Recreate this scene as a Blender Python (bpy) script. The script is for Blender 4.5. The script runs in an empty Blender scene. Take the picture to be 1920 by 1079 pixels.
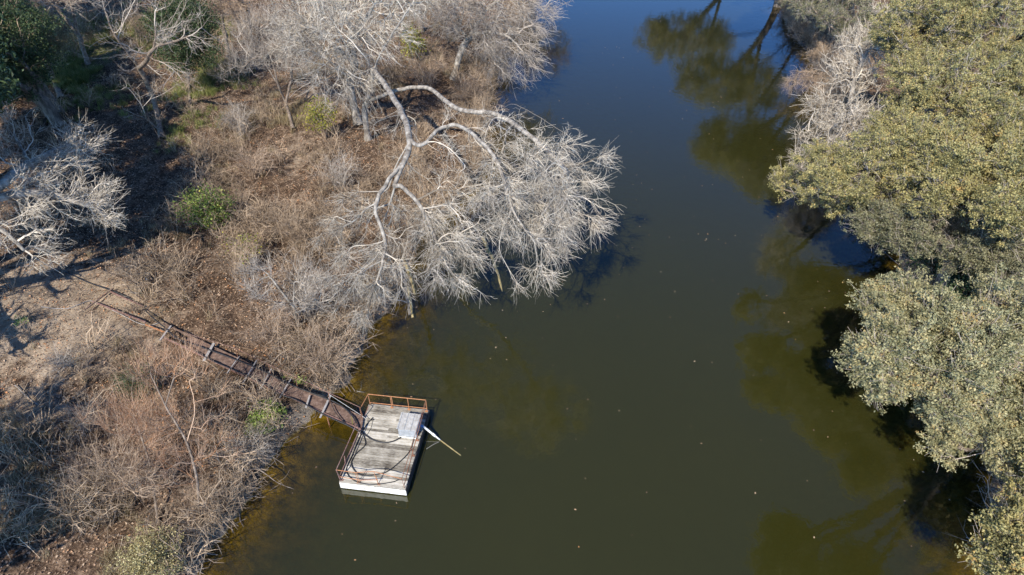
import bpy, math, random
import numpy as np
from math import radians, sin, cos, pi
rng = np.random.default_rng(11)
random.seed(5)
S = bpy.context.scene
COL = S.collection
CH, PITCH, FPX = 26.0, radians(40), 1280.0
SUN_AZ, SUN_EL = radians(25.3), radians(44.8)      # shadows run towards +Y turned 25 deg to +X

# ------------------------------------------------------------ layout measuring
def P(px, py, h=0.0):
    """point at height h whose surveyed photo position is px, py"""
    a = (px-960)/FPX; b = (539.5-py)/FPX
    d = np.array([a, cos(PITCH)+b*sin(PITCH), -sin(PITCH)+b*cos(PITCH)])
    t = (h-CH)/d[2]
    return np.array([0, 0, CH]) + d*t
def proj(X):
    X = np.asarray(X, float); q = X-np.array([0, 0, CH])
    z = q[..., 1]*cos(PITCH)-q[..., 2]*sin(PITCH)
    u = q[..., 1]*sin(PITCH)+q[..., 2]*cos(PITCH)
    return 960+FPX*q[..., 0]/z, 539.5-FPX*u/z

# ------------------------------------------------------------ noise + terrain
_perm = rng.random((256, 256))
def vnoise(x, y):
    xi = np.floor(x).astype(int); yi = np.floor(y).astype(int)
    fx = x-xi; fy = y-yi; fx = fx*fx*(3-2*fx); fy = fy*fy*(3-2*fy)
    g = lambda a, b: _perm[a & 255, b & 255]
    return (g(xi, yi)*(1-fx)*(1-fy)+g(xi+1, yi)*fx*(1-fy)+g(xi, yi+1)*(1-fx)*fy+g(xi+1, yi+1)*fx*fy)*2-1
def fnoise(x, y, s=1.0, o=3):
    r = 0; a = 1.0
    for k in range(o):
        r = r+a*vnoise(x*s+17.3*k, y*s-9.1*k); s *= 2.1; a *= 0.5
    return r
def W(l, h=0.0): return [tuple(P(x, y, h)[:2]) for x, y in l]
left_px = [(372,1090),(400,1030),(440,985),(468,930),(505,880),(530,835),(562,800),(600,752),(640,715),(668,655),(690,610),
           (730,575),(752,520),(775,470),(800,430),(850,400),(885,360),(905,300),(925,240),(905,200),(925,150),(945,95),(985,40),(1005,-5),(1015,-50)]
right_px = [(1455,-50),(1462,5),(1478,55),(1512,100),(1530,150),(1545,210),(1575,280),(1600,345),(1640,410),(1700,470),(1705,510),(1690,560),
            (1720,640),(1760,730),(1830,820),(1868,900),(1880,980),(1860,1090)]
LW = W(left_px); RW = W(right_px)
LW = [(LW[0][0]-3, 4), (LW[0][0]-5, -30)][::-1]+LW+[(LW[-1][0]-6, 150), (LW[-1][0]-40, 260)]
RW = [(RW[-1][0]+1, 4), (RW[-1][0]+4, -30)][::-1]+RW[::-1]+[(RW[0][0]+0, 150), (RW[0][0]-30, 260)]
def _sub(poly):
    out = []
    for (a, b), (c, d) in zip(poly[:-1], poly[1:]):
        L = math.hypot(c-a, d-b); n = max(1, int(L/1.0)) if b < 90 and b > 5 else 1
        for i in range(n):
            t = i/n; x = a+(c-a)*t; y = b+(d-b)*t
            if n > 1 or 5 < b < 90:
                x += 0.35*fnoise(np.array(x), np.array(y), .35, 2)+.28*fnoise(np.array(x), np.array(y+9), 1.1, 2); y += 0.3*fnoise(np.array(x+50), np.array(y), .35, 2)
            out.append((float(x), float(y)))
    return out+[poly[-1]]
WZ0 = 1.45; _a = P(306, 640, WZ0); _b = P(668, 792, .62); WLINE = (_a[0], _a[1], _b[0], _b[1])
LW = _sub(LW); RW = _sub(RW)
river = np.array(LW+RW[::-1])
def sdist(x, y):
    """+ inland, - in the river"""
    x = np.asarray(x, float); y = np.asarray(y, float)
    d2 = np.full(x.shape, 1e18); ins = np.zeros(x.shape, bool)
    n = len(river)
    for i in range(n):
        ax, ay = river[i]; bx, by = river[(i+1) % n]
        ex, ey = bx-ax, by-ay
        t = np.clip(((x-ax)*ex+(y-ay)*ey)/(ex*ex+ey*ey+1e-12), 0, 1)
        dd = (x-ax-t*ex)**2+(y-ay-t*ey)**2
        d2 = np.minimum(d2, dd)
        if ay != by:
            c = ((ay > y) != (by > y)) & (x < (bx-ax)*(y-ay)/(by-ay)+ax)
            ins ^= c
    d = np.sqrt(d2)
    return np.where(ins, -d, d)
def gz(x, y, d=None):
    x = np.asarray(x, float); y = np.asarray(y, float)
    if d is None: d = sdist(x, y)
    dp = np.maximum(d, 0); dn = np.maximum(-d, 0)
    land = .38*(1-np.exp(-dp/.4))+1.2*(1-np.exp(-dp/9))+.6*np.clip((dp-8)/30, 0, 2)
    land = land+np.clip(dp/1.5, 0, 1)*(.22*fnoise(x, y, .33, 3)+.07*fnoise(x, y, 1.7, 2))
    ax, ay, bx, by = WLINE; ex, ey = bx-ax, by-ay; t = ((x-ax)*ex+(y-ay)*ey)/(ex*ex+ey*ey); tc = np.clip(t, 0, 1)
    dw = np.hypot(x-ax-tc*ex, y-ay-tc*ey); cap = WZ0*(1-tc)+.62*tc-.22
    k = np.clip(1.7-dw/1.0, 0, 1)*(dp > 0)*np.clip(1+t*8, 0, 1); land = np.where(land > cap, land*(1-k)+np.maximum(cap, .12)*k, land)
    bed = -2.6*(1-np.exp(-(dn/7.0)**1.3))+np.clip(dn/2, 0, 1)*.18*fnoise(x, y, .4, 2)
    return np.where(d > 0, land, np.minimum(bed, -.01))
def G(px, py, up=0.0):
    h = 1.0
    for _ in range(14):
        p = P(px, py, h); h = .5*h+.5*float(gz(p[0], p[1]))
    p[2] = float(gz(p[0], p[1]))+up
    return p

# ------------------------------------------------------------ mesh helpers
class Geo:
    def __init__(s): s.V = []; s.F = []; s.n = 0
    def add(s, V, F):
        V = np.asarray(V, float).reshape(-1, 3); F = np.asarray(F, int).reshape(-1, 4)
        s.V.append(V); s.F.append(F+s.n); s.n += len(V); return s
    def vf(s): return np.concatenate(s.V), np.concatenate(s.F)
    def build(s, name, mat, parent=None, smooth=False, origin=None):
        V, F = s.vf()
        if origin is not None: V = V-np.asarray(origin)
        me = bpy.data.meshes.new(name)
        me.vertices.add(len(V)); me.vertices.foreach_set('co', V.astype(np.float32).ravel())
        me.loops.add(F.size); me.loops.foreach_set('vertex_index', F.astype(np.int32).ravel())
        me.polygons.add(len(F)); me.polygons.foreach_set('loop_start', np.arange(0, F.size, 4, dtype=np.int32))
        me.polygons.foreach_set('use_smooth', np.full(len(F), smooth))
        me.update(calc_edges=True); me.materials.append(mat)
        o = bpy.data.objects.new(name, me); COL.objects.link(o)
        if parent is not None: o.parent = parent
        elif origin is not None: o.location = origin
        return o
def nrm(v): return v/np.maximum(np.linalg.norm(v, axis=-1, keepdims=True), 1e-9)
def tubes(Pt, R, sides=3):
    """Pt [T,K,3], R [T,K] -> one tube per polyline"""
    T, K = R.shape
    tg = np.empty_like(Pt); tg[:, 1:-1] = Pt[:, 2:]-Pt[:, :-2]; tg[:, 0] = Pt[:, 1]-Pt[:, 0]; tg[:, -1] = Pt[:, -1]-Pt[:, -2]
    tg = nrm(tg); m = nrm(Pt[:, -1]-Pt[:, 0])
    ax = np.eye(3)[np.argmin(np.abs(m), axis=1)]
    ref = nrm(np.cross(m, ax))[:, None, :]
    u = nrm(ref-(ref*tg).sum(-1, keepdims=True)*tg); v = np.cross(tg, u)
    a = np.arange(sides)*2*pi/sides
    V = Pt[:, :, None, :]+R[:, :, None, None]*(np.cos(a)[:, None]*u[:, :, None, :]+np.sin(a)[:, None]*v[:, :, None, :])
    i = np.arange(T)[:, None, None]*K*sides; k = np.arange(K-1)[None, :, None]*sides; s = np.arange(sides)[None, None, :]; s2 = (s+1) % sides
    F = np.stack([i+k+s, i+k+s2, i+k+sides+s2, i+k+sides+s], -1)
    return V.reshape(-1, 3), F.reshape(-1, 4)
def smooth_path(pts, n=4):
    p = np.asarray(pts, float)
    if len(p) < 3: return p
    q = np.vstack([2*p[0]-p[1], p, 2*p[-1]-p[-2]]); out = []
    for i in range(1, len(q)-2):
        for t in np.arange(n)/n:
            a, b, c, d = q[i-1], q[i], q[i+1], q[i+2]
            out.append(.5*((2*b)+(c-a)*t+(2*a-5*b+4*c-d)*t*t+(3*b-a-3*c+d)*t**3))
    return np.array(out+[p[-1]])
def tube1(g, pts, r, sides=8, cap=True, r2=None):
    p = np.asarray(pts, float); R = np.linspace(r, r if r2 is None else r2, len(p))
    if cap:
        d0 = nrm(p[1]-p[0]); d1 = nrm(p[-1]-p[-2])
        p = np.vstack([p[0]-d0*1e-4, p, p[-1]+d1*1e-4]); R = np.concatenate([[1e-4], R, [1e-4]])
    g.add(*tubes(p[None], R[None], sides)); return g
BOXF = np.array([[0,3,2,1],[4,5,6,7],[0,1,5,4],[1,2,6,5],[2,3,7,6],[3,0,4,7]])
def bar(g, a, b, w, t, up=(0, 0, 1)):
    a = np.asarray(a, float); b = np.asarray(b, float); d = nrm(b-a); up = np.asarray(up, float)
    s = np.cross(d, up)
    if np.linalg.norm(s) < 1e-3: s = np.cross(d, (1, 0, 0))
    s = nrm(s); u = np.cross(s, d)
    c = [(-w/2, -t/2), (w/2, -t/2), (w/2, t/2), (-w/2, t/2)]
    g.add([a+s*x+u*y for x, y in c]+[b+s*x+u*y for x, y in c], BOXF[:, ::-1]); return g
def box(g, x0, x1, y0, y1, z0, z1):
    g.add([(x0,y0,z0),(x1,y0,z0),(x1,y1,z0),(x0,y1,z0),(x0,y0,z1),(x1,y0,z1),(x1,y1,z1),(x0,y1,z1)], BOXF); return g
def empty(name, loc, rz=0):
    o = bpy.data.objects.new(name, None); COL.objects.link(o); o.location = loc; o.rotation_euler.z = rz; o.empty_display_size = .3
    return o
def tag(o, label=None, cat=None, group=None, kind=None):
    if label: o['label'] = label
    if cat: o['category'] = cat
    if group: o['group'] = group
    if kind: o['kind'] = kind
    return o

# ------------------------------------------------------------ materials
def lin(c): return tuple(((v/255)/12.92 if v/255 <= .04045 else ((v/255+.055)/1.055)**2.4) for v in c)+(1,)
class NT:
    def __init__(s, name):
        s.m = bpy.data.materials.new(name); s.m.use_nodes = True; s.t = s.m.node_tree; s.t.nodes.clear()
        s.out = s.n('ShaderNodeOutputMaterial')
    def n(s, kind, **kw):
        o = s.t.nodes.new(kind)
        for k, v in kw.items():
            if k.startswith('i_'): o.inputs[k[2:].replace('_', ' ')].default_value = v
            else: setattr(o, k, v)
        return o
    def l(s, a, b): s.t.links.new(a, b)
    def ramp(s, fac, stops):
        r = s.n('ShaderNodeValToRGB'); e = r.color_ramp.elements
        while len(e) < len(stops): e.new(.5)
        for q, (p, c) in zip(e, stops): q.position = p; q.color = tuple(c)[:3]+(1,)
        s.l(fac, r.inputs[0]); return r.outputs[0]
    def noise(s, vec, scale, detail=3, rough=.55):
        o = s.n('ShaderNodeTexNoise'); o.inputs['Scale'].default_value = scale; o.inputs['Detail'].default_value = detail; o.inputs['Roughness'].default_value = rough
        s.l(vec, o.inputs['Vector']); return o.outputs['Fac']
    def mix(s, fac, a, b, mode='MIX'):
        o = s.n('ShaderNodeMix', data_type='RGBA', blend_type=mode)
        for sock, v in ((o.inputs[0], fac), (o.inputs[6], a), (o.inputs[7], b)):
            if isinstance(v, bpy.types.NodeSocket): s.l(v, sock)
            elif isinstance(v, (int, float)): sock.default_value = v
            else: sock.default_value = tuple(v)[:3]+(1,)
        return o.outputs[2]
    def math(s, op, a, b=None, c=None):
        o = s.n('ShaderNodeMath', operation=op)
        for i, v in enumerate((a, b, c)):
            if v is None: continue
            if isinstance(v, bpy.types.NodeSocket): s.l(v, o.inputs[i])
            else: o.inputs[i].default_value = v
        return o.outputs[0]
    def sstep(s, v, a, b):
        o = s.n('ShaderNodeMapRange', interpolation_type='SMOOTHSTEP'); s.l(v, o.inputs[0]); o.inputs[1].default_value = a; o.inputs[2].default_value = b
        return o.outputs[0]
def m_simple(name, cols, scale=6, rough=.8, metal=0, bump=.3, island=0, stretch=(1, 1, 1)):
    k = NT(name); tc = k.n('ShaderNodeTexCoord').outputs['Object']
    mp = k.n('ShaderNodeMapping'); mp.inputs['Scale'].default_value = stretch; k.l(tc, mp.inputs[0])
    f = k.noise(mp.outputs[0], scale, 5, .65)
    if island:
        ri = k.n('ShaderNodeNewGeometry').outputs['Random Per Island']
        f = k.math('ADD', k.math('MULTIPLY', f, 1-island), k.math('MULTIPLY', ri, island))
    n = len(cols); c = k.ramp(f, [(.3+.4*i/(n-1), q) for i, q in enumerate(cols)])
    b = k.n('ShaderNodeBsdfPrincipled'); k.l(c, b.inputs['Base Color']); b.inputs['Roughness'].default_value = rough; b.inputs['Metallic'].default_value = metal
    if bump:
        bp = k.n('ShaderNodeBump'); bp.inputs['Strength'].default_value = bump; bp.inputs['Distance'].default_value = .02
        k.l(f, bp.inputs['Height']); k.l(bp.outputs[0], b.inputs['Normal'])
    k.l(b.outputs[0], k.out.inputs[0]); return k.m
def m_twig(name, a, b_, patch=False):
    """thin bark: colour differs from twig to twig"""
    k = NT(name); ri = k.n('ShaderNodeNewGeometry').outputs['Random Per Island']
    if patch:
        pos = k.n('ShaderNodeNewGeometry').outputs['Position']; nz = k.noise(pos, .45, 3, .6)
        ri = k.math('ADD', k.math('MULTIPLY', ri, .55), k.math('MULTIPLY', k.math('SUBTRACT', nz, .32), 1.3))
    c = k.ramp(ri, [(0, a), (1, b_)])
    d = k.n('ShaderNodeBsdfDiffuse'); k.l(c, d.inputs[0]); k.l(d.outputs[0], k.out.inputs[0]); return k.m
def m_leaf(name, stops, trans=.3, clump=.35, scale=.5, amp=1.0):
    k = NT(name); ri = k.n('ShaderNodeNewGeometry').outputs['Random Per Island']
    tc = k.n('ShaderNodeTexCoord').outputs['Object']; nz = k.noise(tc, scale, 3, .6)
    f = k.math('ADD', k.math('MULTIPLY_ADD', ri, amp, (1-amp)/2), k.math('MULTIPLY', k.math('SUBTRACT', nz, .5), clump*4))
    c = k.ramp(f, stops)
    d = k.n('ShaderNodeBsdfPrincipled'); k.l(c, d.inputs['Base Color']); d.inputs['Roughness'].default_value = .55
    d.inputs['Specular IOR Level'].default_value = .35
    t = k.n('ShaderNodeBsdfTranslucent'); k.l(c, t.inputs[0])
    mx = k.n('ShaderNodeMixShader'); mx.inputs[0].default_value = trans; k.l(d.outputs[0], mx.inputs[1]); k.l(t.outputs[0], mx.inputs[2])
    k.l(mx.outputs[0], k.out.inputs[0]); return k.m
M = {}
M['bark_pale'] = m_simple('bark_pale', [(.07,.058,.048), (.26,.23,.195), (.50,.46,.40)], 3.4, .9, bump=1.0, stretch=(1,1,.5))
M['bark_dark'] = m_simple('bark_dark', [(.035,.03,.026), (.12,.10,.085), (.25,.22,.19)], 4.0, .95, bump=1, stretch=(1,1,.4))
M['bark_brown'] = m_simple('bark_brown', [(.08,.06,.045), (.20,.155,.12), (.34,.28,.23)], 5.0, .95, bump=.8)
M['twig_white'] = m_twig('twig_white', (.11,.09,.07), (.76,.67,.55))
M['twig_grey'] = m_twig('twig_grey', (.20,.165,.135), (.52,.455,.385))
M['twig_brown'] = m_twig('twig_brown', (.17,.12,.085), (.50,.38,.28))
M['twig_red'] = m_twig('twig_red', (.28,.13,.06), (.50,.36,.26))
M['twig_brush'] = m_twig('twig_brush', (.045,.032,.024), (.62,.47,.33), True)
M['leaf_oak'] = m_leaf('leaf_oak', [(.0, (.085,.085,.035)), (.3, (.21,.195,.08)), (.6, (.40,.35,.145)), (.85, (.56,.47,.20)), (1, (.50,.30,.10))], .25, .4, 1.3, .6)
M['leaf_oak_grey'] = m_leaf('leaf_oak_grey', [(.0, (.07,.075,.04)), (.5, (.20,.195,.11)), (1, (.40,.365,.21))], .25, .4, 1.3, .6)
M['leaf_oak_pale'] = m_leaf('leaf_oak_pale', [(.0, (.08,.085,.04)), (.3, (.20,.195,.10)), (.6, (.37,.34,.18)), (.85, (.53,.46,.24)), (1, (.50,.33,.13))], .25, .42, 1.1, .6)
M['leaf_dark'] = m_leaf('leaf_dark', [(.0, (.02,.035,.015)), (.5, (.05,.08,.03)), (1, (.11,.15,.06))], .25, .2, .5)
M['leaf_ivy'] = m_leaf('leaf_ivy', [(.0, (.04,.08,.015)), (.5, (.13,.19,.035)), (.9, (.30,.36,.09)), (1, (.5,.42,.1))], .35, .2, .8)
M['ivy_bright'] = m_leaf('ivy_bright', [(.0, (.10,.16,.03)), (.4, (.26,.36,.08)), (.9, (.45,.52,.16)), (1, (.6,.55,.2))], .35, .2, .8)
M['leaf_yellow'] = m_leaf('leaf_yellow', [(.0, (.10,.13,.02)), (.5, (.28,.28,.04)), (1, (.5,.42,.07))], .35, .2, .8)
M['leaf_dead'] = m_leaf('leaf_dead', [(.0, (.09,.055,.038)), (.4, (.28,.19,.125)), (.8, (.50,.37,.26)), (1, (.55,.26,.11))], .1, .2, .6)
M['grass_dry'] = m_leaf('grass_dry', [(.0, (.14,.11,.06)), (.5, (.36,.28,.16)), (1, (.56,.46,.29))], .3, .25, .4)
M['grass_green'] = m_leaf('grass_green', [(.0, (.08,.12,.02)), (.5, (.22,.25,.06)), (1, (.42,.40,.16))], .3, .25, .4)
M['juniper'] = m_leaf('juniper', [(.0, (.16,.135,.05)), (.5, (.40,.34,.15)), (1, (.60,.52,.28))], .2, .2, 1)
M['rust'] = m_simple('rust', [(.09,.04,.025), (.26,.115,.065), (.42,.23,.14)], 14, .8, 0, .3)
M['rust_red'] = m_simple('rust_red', [(.10,.05,.04), (.20,.11,.09), (.34,.23,.20)], 9, .8, 0, .3)
M['rust_deck'] = m_simple('rust_deck', [(.07,.042,.032), (.15,.095,.073), (.27,.19,.15)], 5, .9, 0, .4)
M['rust_orange'] = m_simple('rust_orange', [(.20,.075,.025), (.42,.18,.075), (.55,.30,.16)], 20, .8, 0, .3)
M['white_paint'] = m_simple('white_paint', [(.36,.32,.25), (.74,.72,.66), (.84,.82,.77)], 5, .6, 0, .1)
M['black_rubber'] = m_simple('black_rubber', [(.008,.008,.01), (.02,.02,.022), (.05,.05,.05)], 12, .45, 0, .05)
M['black_float'] = m_simple('black_float', [(.008,.008,.01), (.02,.02,.024), (.05,.05,.05)], 4, .5, 0, .1)
M['galv'] = m_simple('galv', [(.29,.28,.265), (.43,.42,.40), (.55,.54,.52)], 7, .55, .08, .1)
M['galv_wall'] = m_simple('galv_wall', [(.24,.25,.255), (.34,.355,.365), (.48,.49,.495)], 5, .55, .08, .1)
M['pvc'] = m_simple('pvc', [(.6,.6,.58), (.8,.8,.79), (.86,.86,.85)], 8, .4, 0, 0)
M['pipe_algae'] = m_simple('pipe_algae', [(.18,.13,.05), (.35,.27,.12), (.5,.42,.22)], 12, .8, 0, .2)
M['plank_grey'] = m_simple('plank_grey', [(.14,.13,.125), (.30,.28,.27), (.44,.42,.40)], 16, .9, 0, .3, .3)
M['blue_paint'] = m_simple('blue_paint', [(.03,.08,.2), (.06,.14,.32), (.1,.2,.4)], 10, .5, 0, 0)
def m_boards():
    k = NT('deck_boards'); tc = k.n('ShaderNodeTexCoord').outputs['Object']
    ri = k.n('ShaderNodeNewGeometry').outputs['Random Per Island']
    mp = k.n('ShaderNodeMapping'); mp.inputs['Scale'].default_value = (1.2, 14, 14); k.l(tc, mp.inputs[0])
    cb = k.n('ShaderNodeCombineXYZ'); k.l(k.math('MULTIPLY', ri, 37), cb.inputs[0])
    va = k.n('ShaderNodeVectorMath', operation='ADD'); k.l(mp.outputs[0], va.inputs[0]); k.l(cb.outputs[0], va.inputs[1])
    grain = k.noise(va.outputs[0], 3.2, 6, .7); blot = k.noise(tc, 1.6, 5, .7)
    f = k.math('ADD', k.math('MULTIPLY', grain, .5), k.math('MULTIPLY', ri, .22)); f = k.math('ADD', f, k.math('MULTIPLY', blot, .36))
    c = k.ramp(f, [(.38, (.05,.04,.03)), (.46, (.17,.15,.12)), (.56, (.38,.35,.295)), (.72, (.64,.60,.53))])
    b = k.n('ShaderNodeBsdfPrincipled'); k.l(c, b.inputs['Base Color']); b.inputs['Roughness'].default_value = .85
    bp = k.n('ShaderNodeBump'); bp.inputs['Strength'].default_value = .4; bp.inputs['Distance'].default_value = .01
    k.l(grain, bp.inputs['Height']); k.l(bp.outputs[0], b.inputs['Normal']); k.l(b.outputs[0], k.out.inputs[0]); return k.m
M['boards'] = m_boards()
def m_ground():
    k = NT('ground'); geo = k.n('ShaderNodeNewGeometry'); pos = geo.outputs['Position']
    big = k.noise(pos, .22, 5, .6); mid = k.noise(pos, 1.3, 6, .7); fine = k.noise(pos, 9, 6, .75)
    vor = k.n('ShaderNodeTexVoronoi'); vor.inputs['Scale'].default_value = 9; k.l(pos, vor.inputs['Vector'])
    litter = k.ramp(k.math('ADD', k.math('MULTIPLY', fine, .6), k.math('MULTIPLY', mid, .4)),
                    [(.38, (.025,.017,.012)), (.48, (.10,.065,.043)), (.57, (.27,.19,.13)), (.68, (.52,.40,.29))])
    vr = k.ramp(vor.outputs['Distance'], [(.1, (.62,.55,.48)), (.5, (.40,.38,.36))]); litter = k.mix(.5, litter, vr, 'OVERLAY')
    soil = k.ramp(k.math('ADD', k.math('MULTIPLY', fine, .4), k.math('MULTIPLY', mid, .6)), [(.35, (.20,.145,.10)), (.6, (.46,.36,.26))])
    at = k.n('ShaderNodeAttribute', attribute_name='cover')
    sep = k.n('ShaderNodeSeparateColor'); k.l(at.outputs['Color'], sep.inputs[0])
    bare = k.math('ADD', sep.outputs[0], k.math('MULTIPLY', k.math('SUBTRACT', mid, .5), 1.6))
    c = k.mix(k.sstep(bare, .3, .75), litter, soil)
    gr = k.ramp(fine, [(.35, (.05,.06,.02)), (.65, (.17,.17,.06))])
    gm = k.math('ADD', sep.outputs[1], k.math('MULTIPLY', k.math('SUBTRACT', mid, .5), 1.6))
    c = k.mix(k.sstep(gm, .3, .8), c, gr)
    sx = k.n('ShaderNodeSeparateXYZ'); k.l(pos, sx.inputs[0])
    z = k.math('ADD', sx.outputs[2], k.math('MULTIPLY', k.math('SUBTRACT', mid, .5), .25))
    mud = k.ramp(mid, [(.35, (.06,.048,.038)), (.6, (.27,.23,.19))])
    c = k.mix(k.sstep(z, .62, .3), c, mud)
    bed = k.ramp(mid, [(.36, (.035,.026,.009)), (.5, (.19,.135,.024)), (.66, (.38,.27,.045))])
    c = k.mix(k.sstep(z, .06, -.04), c, bed)
    b = k.n('ShaderNodeBsdfPrincipled'); k.l(c, b.inputs['Base Color']); b.inputs['Roughness'].default_value = .95; b.inputs['Specular IOR Level'].default_value = .15
    bp = k.n('ShaderNodeBump'); bp.inputs['Strength'].default_value = .9; bp.inputs['Distance'].default_value = .12
    k.l(k.math('ADD', fine, mid), bp.inputs['Height']); k.l(bp.outputs[0], b.inputs['Normal']); k.l(b.outputs[0], k.out.inputs[0]); return k.m
M['ground'] = m_ground()
def m_water():
    k = NT('water'); pos = k.n('ShaderNodeNewGeometry').outputs['Position']
    dep = k.n('ShaderNodeAttribute', attribute_name='depth').outputs['Fac']
    n1 = k.noise(pos, .12, 3, .5); n2 = k.noise(pos, 1.1, 3, .5)
    bp = k.n('ShaderNodeBump'); bp.inputs['Strength'].default_value = .06; bp.inputs['Distance'].default_value = .12
    k.l(k.noise(pos, 2.2, 3, .55), bp.inputs['Height'])
    op = k.math('SUBTRACT', 1.0, k.math('POWER', 2.718, k.math('MULTIPLY', dep, -1.7)))
    d = k.n('ShaderNodeBsdfDiffuse'); k.l(k.mix(k.math('ADD', k.math('MULTIPLY', n1, .7), k.math('MULTIPLY', n2, .3)), (.026,.026,.0048), (.034,.032,.0055)), d.inputs[0])
    t = k.n('ShaderNodeBsdfTransparent'); k.l(k.mix(op, (.95,.88,.55), (.72,.62,.16)), t.inputs[0])
    mx = k.n('ShaderNodeMixShader'); k.l(op, mx.inputs[0]); k.l(t.outputs[0], mx.inputs[1]); k.l(d.outputs[0], mx.inputs[2])
    # murk is seen through the surface twice, so it fades at low angles
    sgn = k.math('SUBTRACT', 1.0, k.math('MULTIPLY', k.n('ShaderNodeNewGeometry').outputs['Backfacing'], 2.0))   # light leaving through the surface refracts, it is not trapped
    f0 = k.n('ShaderNodeFresnel'); k.l(k.math('POWER', 1.40, sgn), f0.inputs['IOR']); dk = k.n('ShaderNodeBsdfDiffuse'); dk.inputs[0].default_value = (.004,.008,.008,1)
    mk = k.n('ShaderNodeMixShader'); k.l(k.math('MINIMUM', k.math('MULTIPLY', f0.outputs[0], 3.2), 1.0), mk.inputs[0]); k.l(mx.outputs[0], mk.inputs[1]); k.l(dk.outputs[0], mk.inputs[2]); mx = mk
    g = k.n('ShaderNodeBsdfGlossy'); g.inputs['Roughness'].default_value = .012; k.l(bp.outputs[0], g.inputs['Normal'])
    fr = k.n('ShaderNodeFresnel'); k.l(k.math('POWER', 1.9, sgn), fr.inputs['IOR']); k.l(bp.outputs[0], fr.inputs['Normal'])
    m2 = k.n('ShaderNodeMixShader'); k.l(fr.outputs[0], m2.inputs[0]); k.l(mx.outputs[0], m2.inputs[1]); k.l(g.outputs[0], m2.inputs[2])
    k.l(m2.outputs[0], k.out.inputs[0]); return k.m
M['water'] = m_water()

# ------------------------------------------------------------ ground + water sheets
def axis(core0, core1, step, far0, far1):
    c = list(np.arange(core0, core1+1e-6, step)); s = step
    lo = []; x = core0
    while x > far0: s *= 1.35; x -= s; lo.append(x)
    hi = []; x = c[-1]; s = step
    while x < far1: s *= 1.35; x += s; hi.append(x)
    return np.array(lo[::-1]+c+hi)
def sheet(xs, ys):
    X, Y = np.meshgrid(xs, ys); n, m = X.shape
    i = np.arange((n-1)*m).reshape(n-1, m)[:, :-1].ravel()
    return X.ravel(), Y.ravel(), np.stack([i, i+1, i+m+1, i+m], 1)
def blob_field(px, py, blobs):
    r = np.zeros(px.shape)
    for (cx, cy, sx, sy, a) in blobs: r = np.maximum(r, a*np.exp(-((px-cx)/sx)**2-((py-cy)/sy)**2))
    return r
bare_blobs = [(110,600,200,120,1.2),(60,760,80,70,.8),(600,190,60,60,.7),(560,290,60,60,.55),(1500,70,30,60,.8),(330,420,50,40,.45),(1720,500,60,20,.6),(230,540,90,50,.8),
              (680,60,60,30,.6),(1560,90,60,30,.7),(590,160,60,80,.6),(1900,880,40,60,.5),(250,890,40,40,.3)]
green_blobs = [(130,130,75,45,1.0),(190,95,60,30,.8),(330,235,60,30,.35),(380,160,50,35,.6),(60,30,60,30,.6),(250,60,60,30,.7),(400,60,40,30,.4)]
X, Y, F = sheet(axis(-46, 46, .3, -300, 300), axis(6, 92, .3, -120, 460))
Z = gz(X, Y)
g = Geo(); g.add(np.stack([X, Y, Z], 1), F); terrain = g.build('ground', M['ground'], smooth=True)
px, py = proj(np.stack([X, Y, Z], 1)); vis = Y > 4
colr = np.zeros((len(X), 4), np.float32); colr[:, 3] = 1
colr[:, 0] = np.where(vis, blob_field(px, py, bare_blobs), .2); colr[:, 1] = np.where(vis, blob_field(px, py, green_blobs), .2)
at = terrain.data.attributes.new('cover', 'FLOAT_COLOR', 'POINT'); at.data.foreach_set('color', colr.ravel())
tag(terrain, 'brown leaf littered river banks sloping into the water', 'ground', kind='structure')
X, Y, F = sheet(axis(-22, 46, .4, -80, 60), axis(4, 92, .4, -40, 300))
g = Geo(); g.add(np.stack([X, Y, 0*X], 1), F); water = g.build('water', M['water'], smooth=True)
dp = np.maximum(-gz(X, Y), 0).astype(np.float32)
at = water.data.attributes.new('depth', 'FLOAT', 'POINT'); at.data.foreach_set('value', dp)
tag(water, 'still murky green river reflecting blue sky and trees', 'water', kind='structure')

# ------------------------------------------------------------ trees
def prim(npos, npath, T, bf):
    N = len(T); pos = np.vstack([npos, T]); n0 = len(npos)
    D = np.linalg.norm(T[:, None, :]-npos[None], axis=2)+bf*npath[None]
    par = D.argmin(1); best = D[np.arange(N), par]
    path = np.concatenate([npath, np.zeros(N)]); parent = np.full(n0+N, -1)
    free = np.ones(N, bool); b = best.copy()
    for _ in range(N):
        j = int(b.argmin()); parent[n0+j] = par[j]
        path[n0+j] = path[par[j]]+np.linalg.norm(T[j]-pos[par[j]])
        free[j] = False; b[j] = np.inf
        c = np.linalg.norm(T-T[j], axis=1)+bf*path[n0+j]
        u = free & (c < b); b[u] = c[u]; par[u] = n0+j
    return pos, parent
def n3(p, s, ph=0.0):
    x, y, z = (p*s).T; return (np.sin(x*1.7+ph+1.3*np.sin(y*1.1+ph))+np.sin(y*1.9-ph+1.1*np.sin(z*1.5))+np.sin(z*2.1+1.7*ph+1.2*np.sin(x*1.3)))/3
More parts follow.
